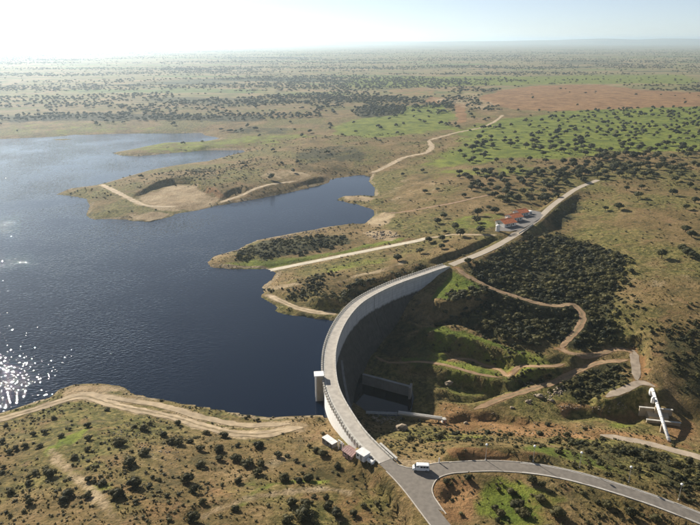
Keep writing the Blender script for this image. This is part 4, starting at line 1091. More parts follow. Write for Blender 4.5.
(cx_, cy_), L_, an3 = frame_from((359.5, 457.5), (366.5, 462), -1.5)
z = hz(cx_, cy_)
ph = tag(empty('pump_house', (cx_, cy_, z - 0.2), an3), 'small white flat-roofed pump house touching the dam road embankment', 'hut')
MB().box((0, 0, 1.3), (4.2, 3.4, 2.7)).build('wall', M['white'], ph); MB().box((0, 0, 2.78), (4.7, 3.9, 0.24)).build('roof_slab', M['roof_white'], ph, bevel=0.04)
MB().box((0.6, -1.73, 1.2), (0.9, 0.08, 2.0)).build('door', M['metal'], ph); MB().box((-1.1, -1.73, 1.6), (0.8, 0.08, 0.7)).build('window', M['glass'], ph)
x, y, z = G(370.5, 463.5, -2.5)
tk = tag(empty('storage_tank', (x, y, z), an3), 'low white tank on legs between the pump house and the road', 'tank')
MB().tube([(-1.4, 0, 1.1), (1.4, 0, 1.1)], 0.75, 12).build('tank', M['white'], tk); 
for q in (-0.9, 0.9): MB().box((q, 0, 0.2), (0.3, 1.3, 1.0)).build('leg', M['metal'], tk)

# ------------------------------------------------------------------ houses with red roofs
def house(px, py, L, W, rz, label, h=3.4, rise=1.7, wins=(), door=(1, -1), ch=None):
    x, y = U(px, py, 2.4)
    return gable('house', label, (x, y, 2.42), rz, L, W, h, rise, 'house_wall', 'roof_red', 0.8, wins, door, 'red-roofed houses beside the dam road', ch)
house(505.5, 225, 12.5, 11.5, 0.5, 'largest white house with orange-red tiled roof, nearest the dam', 3.4, 2.2, [(-3.5, -1, 1.8, 1.3, 1.2), (3.2, -1, 1.8, 1.3, 1.2), (-1.5, -1, 1.8, 1.0, 1.2), (1.5, -3, 1.8, 1.2, 1.2)], (1.0, -1), (2.5, 1.5))
house(513.5, 219.6, 10.5, 10.5, 0.5, 'middle white house of the red-roofed row', 3.6, 2.0, [(-3, -1, 1.7, 1.2, 1.1), (3, -1, 1.7, 1.2, 1.1)], (0.5, -1))
house(520.5, 214.8, 9.5, 9.5, 0.5, 'farthest white house of the red-roofed row beside the car yard', 3.4, 1.8, [(-3, -1, 1.7, 1.2, 1.1), (3, -1, 1.7, 1.2, 1.1)], (0.5, -1))
x, y = U(497.5, 231, 2.4)
wt = tag(empty('water_tank', (x, y, 2.3)), 'small white round tank standing left of the houses', 'tank')
MB().lathe((0, 0, 0), [(1.6, 0), (1.6, 4.6), (1.75, 4.65), (1.75, 4.9), (0.9, 5.4), (0.05, 5.55)], 16).build('shell', M['white'], wt)
MB().tube([(1.7, -0.3, 0), (1.7, -0.3, 4.8)], 0.08, 6).build('pipe', M['metal'], wt)
x, y = U(529, 213.6, 2.4)
sh_ = tag(empty('yard_shed', (x, y, 2.42), 0.65), 'low white shed at the far end of the paved yard', 'shed')
MB().box((0, 0, 1.2), (4.5, 3, 2.4)).build('wall', M['white'], sh_); MB().box((0, 0, 2.5), (5, 3.5, 0.2)).build('roof_slab', M['roof_white'], sh_); MB().box((0.5, -1.53, 1.0), (1.6, 0.08, 1.9)).build('door', M['metal'], sh_)
# retaining kerb wall along the yard
wall_thing('yard_wall', 'low pale wall between the paved yard and the road', 'wall', U(519, 233.5, 2.3), U(533, 224.5, 2.3), 1.8, 3.1, 0.4, 'conc')

# ------------------------------------------------------------------ van at the junction
def make_van(px, py, rz, label):
    x, y = U(px, py, 0.1); z = hz(x, y) + 0.115
    e = tag(empty('van', (x, y, z), rz), label, 'van')
    # side profile extruded across the width, local x forward
    prof = [(-3.0, 0.45), (-3.05, 1.2), (-2.95, 2.55), (-2.7, 2.68), (1.3, 2.68), (1.75, 2.5), (2.45, 1.55), (3.05, 1.3), (3.15, 0.9), (3.1, 0.42)]
    m = MB(); n = len(prof); W = 2.1
    for s_ in (-1, 1):
        for px_, pz_ in prof:
            ins = 0.10 if pz_ > 1.6 else 0.0
            m.v.append((px_, s_ * (W / 2 - ins), pz_))
    m.f = [tuple(range(n)), tuple(range(n, 2 * n))[::-1]] + [(i, n + i, n + (i + 1) % n, (i + 1) % n) for i in range(n)]
    m.build('body', M['van'], e, bevel=0.04)
    MB().quadbox([(1.82, -0.85, 2.44), (1.82, 0.85, 2.44), (2.42, 0.92, 1.66), (2.42, -0.92, 1.66), (1.90, -0.85, 2.46), (1.90, 0.85, 2.46), (2.49, 0.92, 1.68), (2.49, -0.92, 1.68)]).build('windscreen', M['glass'], e)
    for s_ in (-1, 1):
        MB().box((1.35, s_ * 0.985, 1.95), (0.9, 0.06, 0.7)).build('window', M['glass'], e)
        for q in (-2.2, -1.15, -0.1): MB().box((q, s_ * 0.985, 1.95), (0.9, 0.06, 0.65)).build('window', M['glass'], e)
        MB().box((3.1, s_ * 0.75, 0.95), (0.12, 0.35, 0.25)).build('headlight', M['lamp'], e)
        MB().box((2.2, s_ * 1.15, 1.6), (0.15, 0.25, 0.3)).build('mirror', M['rubber'], e)
        for q in (-1.9, 2.0):
            w_ = MB().tube([(q, s_ * 0.82, 0.37), (q, s_ * 1.08, 0.37)], 0.38, 14).build('wheel', M['rubber'], e)
            MB().tube([(q, s_ * 1.05, 0.37), (q, s_ * 1.10, 0.37)], 0.2, 10).build('rim', M['galv'], w_)
    MB().box((3.12, 0, 0.55), (0.2, 2.0, 0.3)).build('bumper', M['rubber'], e); MB().box((-3.08, 0, 0.55), (0.18, 2.0, 0.3)).build('bumper', M['rubber'], e)
    return e
make_van(421, 470, math.radians(176), 'white van parked at the road junction by the dam')

# ------------------------------------------------------------------ lamp posts along the near road
def lamp_post(px, py, label, h=6.5):
    x, y, z = G(px, py, -1)
    e = tag(empty('lamp_post', (x, y, z)), label, 'lamp post', 'lamp posts along the near road')
    MB().tube([(0, 0, -0.3), (0, 0, h * 0.5), (0, 0, h)], [0.13, 0.10, 0.07], 8).build('pole', M['galv'], e)
    MB().lathe((0, 0, 0), [(0.30, 0), (0.28, 0.35), (0.14, 0.45)], 8).build('base', M['conc'], e)
    hd = MB().lathe((0, 0, h - 0.05), [(0.12, 0), (0.38, 0.18), (0.5, 0.42), (0.42, 0.72), (0.18, 0.86)], 10).build('lamp_globe', M['lamp'], e)
    return e
lamp_post(485.5, 460.0, 'lamp post nearest the junction on the far side of the road')
lamp_post(533, 461.5, 'second lamp post from the junction along the curving road')
lamp_post(579.5, 468, 'third lamp post from the junction, beside a green patch')
lamp_post(628.5, 482.5, 'fourth lamp post from the junction along the curving road')
lamp_post(678.5, 500, 'lamp post nearest the right edge of the curving road')
# crash barrier on the junction's far side
x0, y0 = U(439, 463, 0); 
mp_ = tag(empty('marker_post', (x0, y0, hz(x0, y0))), 'short pale marker post where the side road begins', 'post')
MB().box((0, 0, 1.0), (0.35, 0.25, 2.6)).build('post', M['white'], mp_); MB().box((0, -0.14, 1.9), (0.5, 0.06, 0.5)).build('plate', M['roof_white'], mp_)

# ------------------------------------------------------------------ pipe bridge over the stream on the right
pa = U(652.5, 390, -23.0); pb = U(669.5, 437, -26.0)
an_ = math.atan2(pb[1] - pa[1], pb[0] - pa[0]); L_ = math.hypot(pb[0] - pa[0], pb[1] - pa[1])
pbz = -23.2; pend = hz(*pb) + 0.7 - pbz; pmid = lambda q: 0.4 * (1 - q) + pend * q
pb_e = tag(empty('pipe_bridge', (pa[0], pa[1], pbz), an_), 'long white pipe bridge crossing the stream bed on the right', 'pipe bridge')
MB().tube([(-0.5, 0, pmid(0)), (L_ * 0.5, 0, pmid(0.5)), (L_ + 0.5, 0, pmid(1))], 0.8, 14).build('pipe', M['white'], pb_e, smooth=True)
for q in np.linspace(0.06, 0.97, 8): MB().tube([(L_ * q - 0.18, 0, pmid(q)), (L_ * q + 0.18, 0, pmid(q) - 0.01)], 0.92, 14).build('collar', M['conc'], pb_e)
for q in (0.33, 0.70):
    MB().box((L_ * q, 0, pmid(q) - 5.6), (1.0, 1.9, 10)).build('pier', M['conc_tan'], pb_e)
MB().lathe((-0.8, 0, -3.2), [(1.3, 0), (1.3, 2.6), (1.1, 3.4), (0.7, 3.9), (0.2, 4.1)], 14).build('end_chamber', M['white'], pb_e, smooth=True)
MB().lathe((L_ * 0.24, -1.6, -2.0), [(0.9, 0), (0.95, 2.4), (0.7, 3.1), (0.2, 3.4)], 12).build('air_valve', M['white'], pb_e, smooth=True)
w0, w1 = U(640, 405, -26), U(673, 408, -26)
e = wall_thing('weir_wall', 'upper dark concrete weir wall across the stream under the pipe bridge', 'wall', w0, w1, -36, -27.2, 0.8, 'conc_tan', 'conc')
w0, w1 = U(647, 418, -29), U(681, 421.5, -29)
e = wall_thing('weir_wall', 'lower concrete weir wall across the stream under the pipe bridge', 'wall', w0, w1, -38, -29.9, 0.8, 'conc_tan', 'conc')
q4 = [U(645, 408, -28.2), U(667, 409.5, -28.2), U(669, 418, -29.9), U(649, 416.5, -29.9)]
ap = tag(empty('weir_apron', (q4[0][0], q4[0][1], -33)), 'sloping sunlit concrete apron between the two weir walls', 'apron')
o = MB().quadbox([(x, y, z) for (x, y), z in zip(q4, (-31.5, -31.5, -33.5, -33.5))] + [(x, y, z) for (x, y), z in zip(q4, (-28.2, -28.2, -29.9, -29.9))]).build('slab', M['conc_tan']); local(o, ap)

# ------------------------------------------------------------------ vegetation
def ico(sub):
    bm = bmesh.new(); bmesh.ops.create_icosphere(bm, subdivisions=sub, radius=1)
    v = np.array([v.co[:] for v in bm.verts]); bm.faces.ensure_lookup_table(); bm.verts.index_update()
    f = np.array([[q.index for q in fc.verts] for fc in bm.faces]); bm.free(); return v, f
ICO1, ICO2 = ico(1), ico(2)
def crown_mesh(seed, lobes, leaves, flat=0.75, sub=1, leaf=0.16, spread=0.62):
    """unit crown: uneven lobes plus leaf-sized flakes; base at z=0, top near z=2*flat"""
    r = np.random.default_rng(seed); V = []; F = []; nb = 0
    iv, if_ = ICO1 if sub == 1 else ICO2
    cs = []
    for k in range(lobes):
        a_ = 2 * math.pi * (k / max(1, lobes - 1) + r.uniform(-.12, .12)); rr = spread * r.uniform(0.55, 1.0) if k else 0
        c = np.array([rr * math.cos(a_), rr * math.sin(a_), flat * (r.uniform(0.75, 1.15) if k else 1.2)])
        rad = (r.uniform(0.36, 0.56) if k else 0.58) * (0.86 if leaves > 100 else 1.0)
        cs.append((c, rad))
        v = iv * (1 + r.uniform(-0.28, 0.22, (len(iv), 1))) * rad * np.array([1, 1, flat * 1.05]) + c
        V.append(v); F.append(if_ + nb); nb += len(v)
    T = []
    for k in range(leaves):
        c, rad = cs[r.integers(len(cs))]
        d_ = r.normal(size=3); d_ /= np.linalg.norm(d_); d_[2] = abs(d_[2]) * 1.0 - 0.25
        p = c + d_ * rad * r.uniform(0.9, 1.42) * np.array([1, 1, flat * 1.05])
        u = r.normal(size=3); u /= np.linalg.norm(u); w = np.cross(u, r.normal(size=3)); w /= np.linalg.norm(w) + 1e-9
        s = leaf * r.uniform(0.6, 1.3)
        V.append(np.array([p - u * s, p + w * s * 0.8, p + u * s])); T.append([nb, nb + 1, nb + 2]); nb += 3
    if T: F.append(np.array(T))
    V = np.concatenate(V); F = np.concatenate(F)
    return V.astype(np.float32), F
def trunk_mesh(seed):
    r = random.Random(seed); m = MB()
    m.tube([(0, 0, -0.25), (0.03, 0.02, 0.25), (0.0, 0.05, 0.6)], [0.11, 0.08, 0.07], 6)
    for k in range(3):
        a_ = 2.1 * k + r.random(); m.tube([(0, 0.04, 0.45), (0.2 * math.cos(a_), 0.2 * math.sin(a_), 0.75), (0.42 * math.cos(a_), 0.42 * math.sin(a_), 1.0)], [0.05, 0.035, 0.02], 5)
    return np.array(m.v), m.f
OAK_C = []
for k in range(7):
    V, F = crown_mesh(100 + k, 9, 420, 0.80, 1, 0.12); V = V + np.array([0, 0, 0.10])
    me_o = mesh_np('crown', V, F, M['oak']); OAK_C.append(me_o.data); bpy.data.objects.remove(me_o)
OAK_T = []
for k in range(3):
    V, F = trunk_mesh(k); o = mesh_np('trunk', V, F, M['bark']); OAK_T.append(o.data); bpy.data.objects.remove(o)
SHR_C = []
for k in range(7):
    V, F = crown_mesh(300 + k, 8, 460, 0.66, 1, 0.11, 0.60); V = V - np.array([0, 0, 0.12])
    o = mesh_np('foliage', V, F, M['shrub']); SHR_C.append(o.data); bpy.data.objects.remove(o)
SHR_T = []
for k in range(2):
    m = MB()
    for q in range(4):
        a_ = 1.6 * q + k; m.tube([(0, 0, -0.15), (0.15 * math.cos(a_), 0.15 * math.sin(a_), 0.3), (0.35 * math.cos(a_), 0.35 * math.sin(a_), 0.7)], [0.05, 0.04, 0.02], 5)
    o = mesh_np('stem', np.array(m.v), m.f, M['bark']); SHR_T.append(o.data); bpy.data.objects.remove(o)

def plant(kind, x, y, rad, label, group, hs=1.0):
    z = hz(x, y)
    e = bpy.data.objects.new('oak_tree' if kind == 'oak' else 'shrub', None); C.objects.link(e)
    e.empty_display_size = 0.5
    e.location = (x, y, z - 0.03 * rad); e.rotation_euler = (0, 0, random.uniform(0, 6.28)); e.scale = (rad * random.uniform(0.9, 1.1), rad * random.uniform(0.9, 1.1), rad * hs)
    tag(e, label, 'tree' if kind == 'oak' else 'shrub', group)
    cm, tm = (random.choice(OAK_C), random.choice(OAK_T)) if kind == 'oak' else (random.choice(SHR_C), random.choice(SHR_T))
    for me_, nm in ((cm, 'crown' if kind == 'oak' else 'foliage'), (tm, 'trunk' if kind == 'oak' else 'stem')):
        o = bpy.data.objects.new(nm, me_); C.objects.link(o); o.parent = e
    return e

# keep plants off roads, water, buildings
KEEP = [(p[:, :2], w / 2) for _, p, w, _, _ in TR] + [(RO['east'][:, :2], 3.5), (RO['west'][:, :2], 4), (RO['branch'][:, :2], 4), (axis, 5.0)]
kp = np.concatenate([np.concatenate([p, np.full((len(p), 1), w)], 1) for p, w in KEEP])
SPOTS = [(*U(330, 440, -6), 6), (*U(350, 453, -4), 5), (*U(363, 461, -3), 4.5), (*U(421, 472, 0), 9), (*U(410, 476, 0), 9), (*U(652, 388, -23), 4), (*U(341, 450, -5), 3), (*U(371, 464, -2), 3)]
SPOTS += [(x, y, 9) for x, y in [U(505, 225, 2.4), U(514, 219, 2.4), U(523, 213, 2.4), U(515, 228, 2.4), U(530, 217, 2.4), U(506, 232, 2.4)]]
SPOTS += [(*U(x, y, -29), 3.5) for x, y in [(653, 395), (656, 404), (660, 412), (664, 420), (667, 430), (645, 405), (668, 408), (650, 418), (676, 421)]]
kp = np.concatenate([kp, np.array(SPOTS)])
def free(x, y, r):
    """boolean per point: not on a road, in water or in a building"""
    x = np.asarray(x, float); y = np.asarray(y, float); r = np.broadcast_to(r, x.shape)
    ok = np.ones(x.shape, bool)
    for a in range(0, len(x), 4000):
        s = slice(a, a + 4000)
        nearm = (np.hypot(x[s], y[s]) < 1500)
        if nearm.any():
            d2 = (x[s, None] - kp[:, 0]) ** 2 + (y[s, None] - kp[:, 1]) ** 2
            ok[s] &= ~(d2 < (kp[:, 2] + r[s, None] * 0.8) ** 2).any(1)
    ok &= bil(x, y, SD) < -np.minimum(1.5, r * 0.6)
    ok &= bil(x, y) > -31.0
    return ok

occ = []
def spaced(x, y, r):
    for ox, oy, orr in occ:
        if abs(ox - x) < 30 and (ox - x) ** 2 + (oy - y) ** 2 < (0.75 * (orr + r)) ** 2: return False
    return True

# --- shrubs of the near hill, traced
SH = []
for bx, by, L0 in ((0, 372, [(215, 185, 1.2), (350, 215, 1.5), (178, 240, 1.4), (135, 248, 1.3), (8, 280, 1.4), (100, 295, 1.3), (160, 295, 1.2), (480, 285, 2.3), (575, 225, 1.8), (685, 280, 1.8), (575, 325, 1.9), (520, 365, 2.2), (540, 452, 2.3), (200, 415, 2.2),
                   (185, 390, 1.5), (300, 342, 1.3), (410, 445, 1.4), (355, 430, 1.2), (275, 490, 2.0), (350, 497, 1.6), (470, 492, 2.1), (115, 445, 1.3), (45, 480, 1.4), (65, 305, 1.2), (40, 320, 1.3), (655, 250, 1.5), (140, 405, 1.4), (430, 150, 1.2), (245, 255, 1.2), (355, 265, 1.4), (350, 310, 1.4), (600, 205, 1.0), (255, 515, 1.5), (120, 520, 1.4), (540, 215, 0.9)]),
                  (175, 394, [(197, 168, 2.0), (340, 70, 2.0), (560, 78, 2.2), (525, 72, 1.5), (335, 207, 2.0), (175, 225, 2.0), (180, 258, 1.4), (245, 262, 2.1), (290, 282, 2.2), (345, 282, 1.6), (330, 315, 1.6), (103, 284, 1.9), (48, 345, 2.3), (75, 385, 1.8), (435, 340, 1.9), (495, 345, 1.4), (535, 340, 1.9), (415, 245, 1.5), (590, 240, 2.0), (110, 430, 1.3), (125, 495, 2.4), (70, 505, 2.3),
                   (520, 490, 3.0), (465, 435, 1.7), (645, 480, 2.0), (610, 450, 1.5), (525, 450, 2.0), (60, 190, 1.5), (100, 220, 1.5), (125, 155, 1.3), (15, 195, 2.0), (12, 118, 1.5), (285, 415, 1.4), (650, 290, 1.6), (400, 400, 1.5), (250, 205, 1.2), (255, 350, 1.4), (240, 460, 1.2), (565, 225, 1.5), (605, 415, 1.3), (450, 505, 1.8)]),
                  (350, 394, [(240, 180, 1.6), (355, 175, 1.9), (285, 190, 1.3), (640, 160, 1.3), (595, 160, 1.1), (580, 455, 1.2), (645, 395, 1.9), (670, 450, 2.4), (600, 480, 1.6), (690, 480, 2.0), (15, 480, 1.4), (55, 445, 1.0), (385, 350, 1.4), (470, 335, 1.2)]),
                  (525, 394, [(60, 160, 1.6), (165, 165, 1.8), (90, 120, 1.4), (240, 140, 1.2), (25, 345, 1.8), (65, 365, 1.4), (130, 480, 2.6), (60, 420, 1.8), (330, 445, 1.8), (420, 480, 2.0), (520, 500, 1.8), (250, 230, 1.6), (430, 240, 1.8), (480, 255, 2.2), (385, 215, 1.6), (560, 250, 2.0), (600, 285, 2.0), (520, 300, 1.9), (655, 270, 1.8), (690, 290, 1.8), (640, 315, 1.6), (310, 180, 1.3), (280, 250, 1.2), (450, 300, 1.5), (540, 440, 1.5), (610, 490, 1.7)])):
    for x, y, r in L0: SH.append((bx + x / 4, by + y / 4, r))
ORD = ['leftmost', 'second from left', 'third from left', 'fourth from left', 'fifth from left', 'sixth from left', 'seventh from left', 'eighth from left', 'ninth from left', 'tenth from left', 'eleventh from left', 'twelfth from left']
RANK = {}
def shrub_where(px, py):
    if px < 70: return 'at the near hill left edge'
    if px < 130 and py > 470: return 'by the track on near hill'
    if px < 130: return 'below the shore track bend'
    if px < 200 and py < 440: return 'just under the shore track'
    if px < 260 and py < 420: return 'on the bank at the water'
    if px < 195: return 'left of the near hill middle'
    if px < 260: return 'in the near hill middle'
    if px < 330 and py < 425: return 'at the water beside the dam'
    if px < 345 and py < 470: return 'on the slope below the cabins'
    if px < 330: return 'at the bottom of near hill'
    if px < 420: return 'left of the dam road'
    if py > 475 and px < 560: return 'inside the side road bend'
    if py > 475: return 'right of the side road bend'
    if px < 520: return 'between junction and valley floor'
    if py < 440: return 'on the valley floor'
    return 'just beyond the side road'
def rank_labels(kind_word):
    """one label per plant: its place in its row, counted from the left"""
    for (base, where), items in RANK.items():
        items.sort(key=lambda t: -t[2])
        nrow = max(1, min(4, math.ceil(len(items) / 7)))
        names = [[''], ['front row', 'back row'], ['front row', 'middle row', 'back row'], ['front row', 'second row', 'third row', 'back row']][nrow - 1]
        per = math.ceil(len(items) / nrow)
        for q in range(nrow):
            row = sorted(items[q * per:(q + 1) * per], key=lambda t: t[1])
            for k, (e, _, _) in enumerate(row):
                pos = ORD[k] if k < len(ORD) else ORD[-1]
                if k == len(row) - 1 and len(row) > 2: pos = 'rightmost'
                t = f'{base} {where}'
                if len(items) > 1: t += f', {pos}' + (f' in {names[q]}' if names[q] else '')
                e['label'] = t
    RANK.clear()
def shrub_label(px, py, r):
    size = 'large round' if r > 2.6 else ('mid-sized dark' if r > 1.7 else 'small low')
    wh = shrub_where(px, py)
    return f'{size} shrub', wh
def shift(dx_, dy_): return 0
nshr = 0
for px, py, r in SH:
    r *= 1.3
    x, y, z = G(px, py + 1.2, -3)
    if not free(np.array([x]), np.array([y]), 0.5 * r)[0]: continue
    lb, gp = shrub_label(px, py, r)
    e_ = plant('shrub', x, y, r, lb, f'shrubs {gp}', random.uniform(0.9, 1.15)); RANK.setdefault((lb, gp), []).append((e_, px, py)); occ.append((x, y, r)); nshr += 1
# more shrubs scattered between them
def in_frame(x, y, z, mar=0.03):
    f_ = y * cp_ - (z - CAMZ) * sp_
    u = (x / f_) * FPX / 350.0; v = ((CAMZ - z) * cp_ - y * sp_) / f_ * FPX / 262.5
    return (np.abs(u) < 1 + mar) & (np.abs(v) < 1 + mar) & (f_ > 0), 350 + u * 350, 262.5 + v * 262.5
cand = np.stack([rng.uniform(-190, 190, 2600), rng.uniform(140, 270, 2600)], 1)
zc = bil(cand[:, 0], cand[:, 1]); rr = rng.uniform(0.55, 1.3, 2600)
okf, pxs, pys = in_frame(cand[:, 0], cand[:, 1], zc, -0.005)
clump = fbm(cand[:, 0], cand[:, 1], 22, 2, 61)
ok = free(cand[:, 0], cand[:, 1], rr) & okf & (clump > -0.05) & (bil(cand[:, 0], cand[:, 1], red) < 0.6)
for k in np.where(ok)[0]:
    if nshr >= 290: break
    x, y = cand[k]
    if not spaced(x, y, rr[k]): continue
    lb, gp = shrub_label(pxs[k], pys[k], rr[k])
    e_ = plant('shrub', x, y, rr[k], lb, f'shrubs {gp}', random.uniform(0.8, 1.1)); RANK.setdefault((lb, gp), []).append((e_, pxs[k], pys[k])); occ.append((x, y, rr[k])); nshr += 1

rank_labels('shrub')
# --- oaks, traced ones first
OK_T = []
for bx, by, L0 in ((350, 220, [(315, 86, 3.4), (368, 80, 3.4), (440, 62, 4.0), (520, 48, 4.0), (280, 130, 3.2), (190, 160, 3.2), (365, 112, 2.8), (350, 10, 3.4), (420, 34, 3.2), (510, 8, 3.6), (470, 172, 3.0), (380, 50, 2.2), (520, 20, 2.4)]),
                  (350, 115, [(375, 410, 3.6), (350, 432, 3.4), (420, 450, 3.3), (510, 400, 4.5), (505, 425, 4.0), (455, 325, 3.2), (460, 245, 4.2), (475, 255, 4), (510, 275, 4.4), (520, 290, 4.5), (560, 285, 4.2), (545, 255, 4.2), (600, 260, 4), (590, 300, 4), (630, 290, 4.2), (680, 265, 4.5), (640, 325, 4.3), (600, 340, 4.0), (580, 325, 4), (625, 350, 4), (300, 310, 3.0), (350, 300, 2.6), (290, 225, 3), (210, 240, 2.6), (435, 250, 3), (690, 310, 4), (580, 390, 4), (555, 375, 3), (570, 130, 4.2)]),
                  (525, 115, [(600, 262, 4.2), (590, 318, 4.6), (658, 288, 4.2), (678, 350, 4.2), (500, 240, 4.4), (450, 330, 5.0), (405, 300, 3.6), (465, 294, 3.8), (375, 375, 4.8), (320, 380, 3.6), (328, 254, 3.8), (642, 374, 3.6), (130, 270, 4.2), (75, 280, 4.4), (90, 295, 4.2), (15, 245, 4.2), (40, 235, 4.4), (62, 345, 4), (5, 325, 3), (55, 240, 4.2), (105, 245, 3.6), (215, 235, 4.6), (240, 235, 4.4), (355, 215, 5), (370, 205, 4.8), (395, 225, 4.6), (530, 215, 5), (520, 175, 5), (450, 165, 5), (430, 165, 5), (485, 155, 5), (590, 172, 4.6), (650, 165, 4.8), (150, 240, 3.4), (170, 245, 3.4), (35, 270, 3.4), (130, 390, 3.0)]),
                  (525, 220, [(640, 45, 4.2), (665, 65, 4.0), (630, 125, 4.0), (650, 140, 4.5), (545, 150, 4.5), (670, 150, 3.6), (15, 12, 3.0)])):
    for x, y, r in L0: OK_T.append((bx + x / 4, by + y / 4, r))
def oak_where(px, py):
    sec = int(np.clip((px - 440) // 44, 0, 5))
    if py > 236 and px < 450: return 'between old road and dam'
    if py > 225 and px < 500: return 'left of the red-roofed houses'
    if py > 245: return 'on the dry right hill'
    if px < 505 and py > 200: return 'above the path to the houses'
    if py > 186 and px < 575: return 'behind the red-roofed houses'
    if py > 178 and px >= 575: return 'on the dry hill past the road'
    part = ['left', 'left', 'centre', 'centre', 'right', 'right'][sec]
    if py > 166: return f'in the belt beyond the road, {part}'
    if py > 152: return f'at the pasture near edge, {part}'
    if py > 138: return f'mid green pasture, {part}'
    return f'at the pasture far side, {part}'
oaks = []
for px, py, r in OK_T:
    x, y, z = G(px, py + 0.8, 3)
    if free(np.array([x]), np.array([y]), 1.0)[0]: oaks.append((x, y, r))
def scatter_poly(px, n, rmin, rmax, gap, seed, cl=None):
    w = wp(px); a = np.array(w); r_ = np.random.default_rng(seed); out = []
    c = np.stack([r_.uniform(a[:, 0].min(), a[:, 0].max(), n * 12), r_.uniform(a[:, 1].min(), a[:, 1].max(), n * 12)], 1)
    c = c[inside(c[:, 0], c[:, 1], w)]
    c = c[free(c[:, 0], c[:, 1], 3.0)]
    if cl is not None: c = c[fbm(c[:, 0], c[:, 1], cl, 2, seed) > r_.uniform(-0.5, 0.25, len(c))]
    grid = {}
    for x, y in c:
        if len(out) >= n: break
        k = (int(x // gap), int(y // gap)); bad = False
        for i in (-1, 0, 1):
            for j in (-1, 0, 1):
                for ox, oy in grid.get((k[0] + i, k[1] + j), ()):
                    if (ox - x) ** 2 + (oy - y) ** 2 < gap * gap: bad = True
        if bad: continue
        grid.setdefault(k, []).append((x, y)); out.append((x, y, r_.uniform(rmin, rmax)))
    return out
ORCH = [(455, 152), (485, 130), (520, 122), (560, 114), (620, 109), (705, 107), (705, 168), (640, 172), (560, 166), (520, 162), (470, 165)]
oaks += scatter_poly(ORCH, 330, 3.2, 5.8, 11, 11, 70)
oaks += scatter_poly([(455, 174), (520, 168), (600, 172), (585, 182), (560, 196), (535, 207), (500, 200), (490, 196), (455, 186)], 60, 3.0, 4.8, 9, 12, 50)
oaks += scatter_poly([(560, 166), (640, 164), (705, 166), (705, 180), (620, 180), (560, 178)], 45, 3.6, 5.2, 11, 13, 60)
oaks.sort(key=lambda t: math.hypot(t[0], t[1]))
rest = []; n_oak = 0
for x, y, r in oaks:
    okf, pxs, pys = in_frame(np.array([x]), np.array([y]), np.array([hz(x, y)]))
    if n_oak < 298 and okf[0]:
        wh = oak_where(pxs[0], pys[0]); big_ = 'broad' if r > 4.3 else 'small'
        e_ = plant('oak', x, y, r, 'oak', f'oaks {wh}', random.uniform(0.92, 1.12)); n_oak += 1
        RANK.setdefault((f'{big_} dark oak', wh), []).append((e_, pxs[0], pys[0]))
    else: rest.append((x, y, r))

rank_labels('oak')
# --- everything past counting: merged meshes
def merged(name, pts, variants, mat, label, parent=None, hmin=0.85, hmax=1.15, kind='stuff', sink=0.05):
    pts = np.asarray(pts); r_ = np.random.default_rng(len(pts)); V = []; F = []; Tn = []; nb = 0
    z = bil(pts[:, 0], pts[:, 1]); vi = r_.integers(0, len(variants), len(pts)); an_ = r_.uniform(0, 6.28, len(pts)); hs = r_.uniform(hmin, hmax, len(pts))
    for k, (bv, bf) in enumerate(variants):
        s = np.where(vi == k)[0]
        if len(s) == 0: continue
        ca, sa = np.cos(an_[s]), np.sin(an_[s]); rad = pts[s, 2]
        x = (bv[None, :, 0] * ca[:, None] - bv[None, :, 1] * sa[:, None]) * rad[:, None] + pts[s, 0][:, None]
        y = (bv[None, :, 0] * sa[:, None] + bv[None, :, 1] * ca[:, None]) * rad[:, None] + pts[s, 1][:, None]
        zz = bv[None, :, 2] * (rad * hs[s])[:, None] + (z[s] - sink * rad)[:, None]
        V.append(np.stack([x, y, zz], 2).reshape(-1, 3))
        Tn.append(np.repeat(r_.normal(0, 0.16, len(s)), len(bv)))
        F.append((bf[None] + (np.arange(len(s)) * len(bv))[:, None, None] + nb).reshape(-1, 3)); nb += len(s) * len(bv)
    o = mesh_np(name, np.concatenate(V), np.concatenate(F), mat, parent)
    at = o.data.attributes.new('tint', 'FLOAT', 'POINT'); at.data.foreach_set('value', np.concatenate(Tn).astype(np.float32))
    tag(o, label, kind=kind); return o
MQ = [crown_mesh(500 + k, 2 + k % 3, 46, 0.55 + 0.06 * (k % 3), 1, 0.27, 0.62) for k in range(8)]
MQ = [(v - np.array([0, 0, 0.22], np.float32), f) for v, f in MQ]
TU = [crown_mesh(700 + k, 1, 13, 0.55, 1, 0.34) for k in range(6)]
TU = [((v * np.array([1.3, 1.3, 1.0]) - np.array([0, 0, 0.2])).astype(np.float32), f) for v, f in TU]
FT = []
for k in range(5):
    v, f = crown_mesh(800 + k, 1, 8, 0.62, 1, 0.3); v = v + np.array([0, 0, -0.05]); 
    v[:, :2] *= 1.35; FT.append((v.astype(np.float32), f))
MT = [crown_mesh(850 + k, 3, 30, 0.68, 1, 0.2) for k in range(5)]

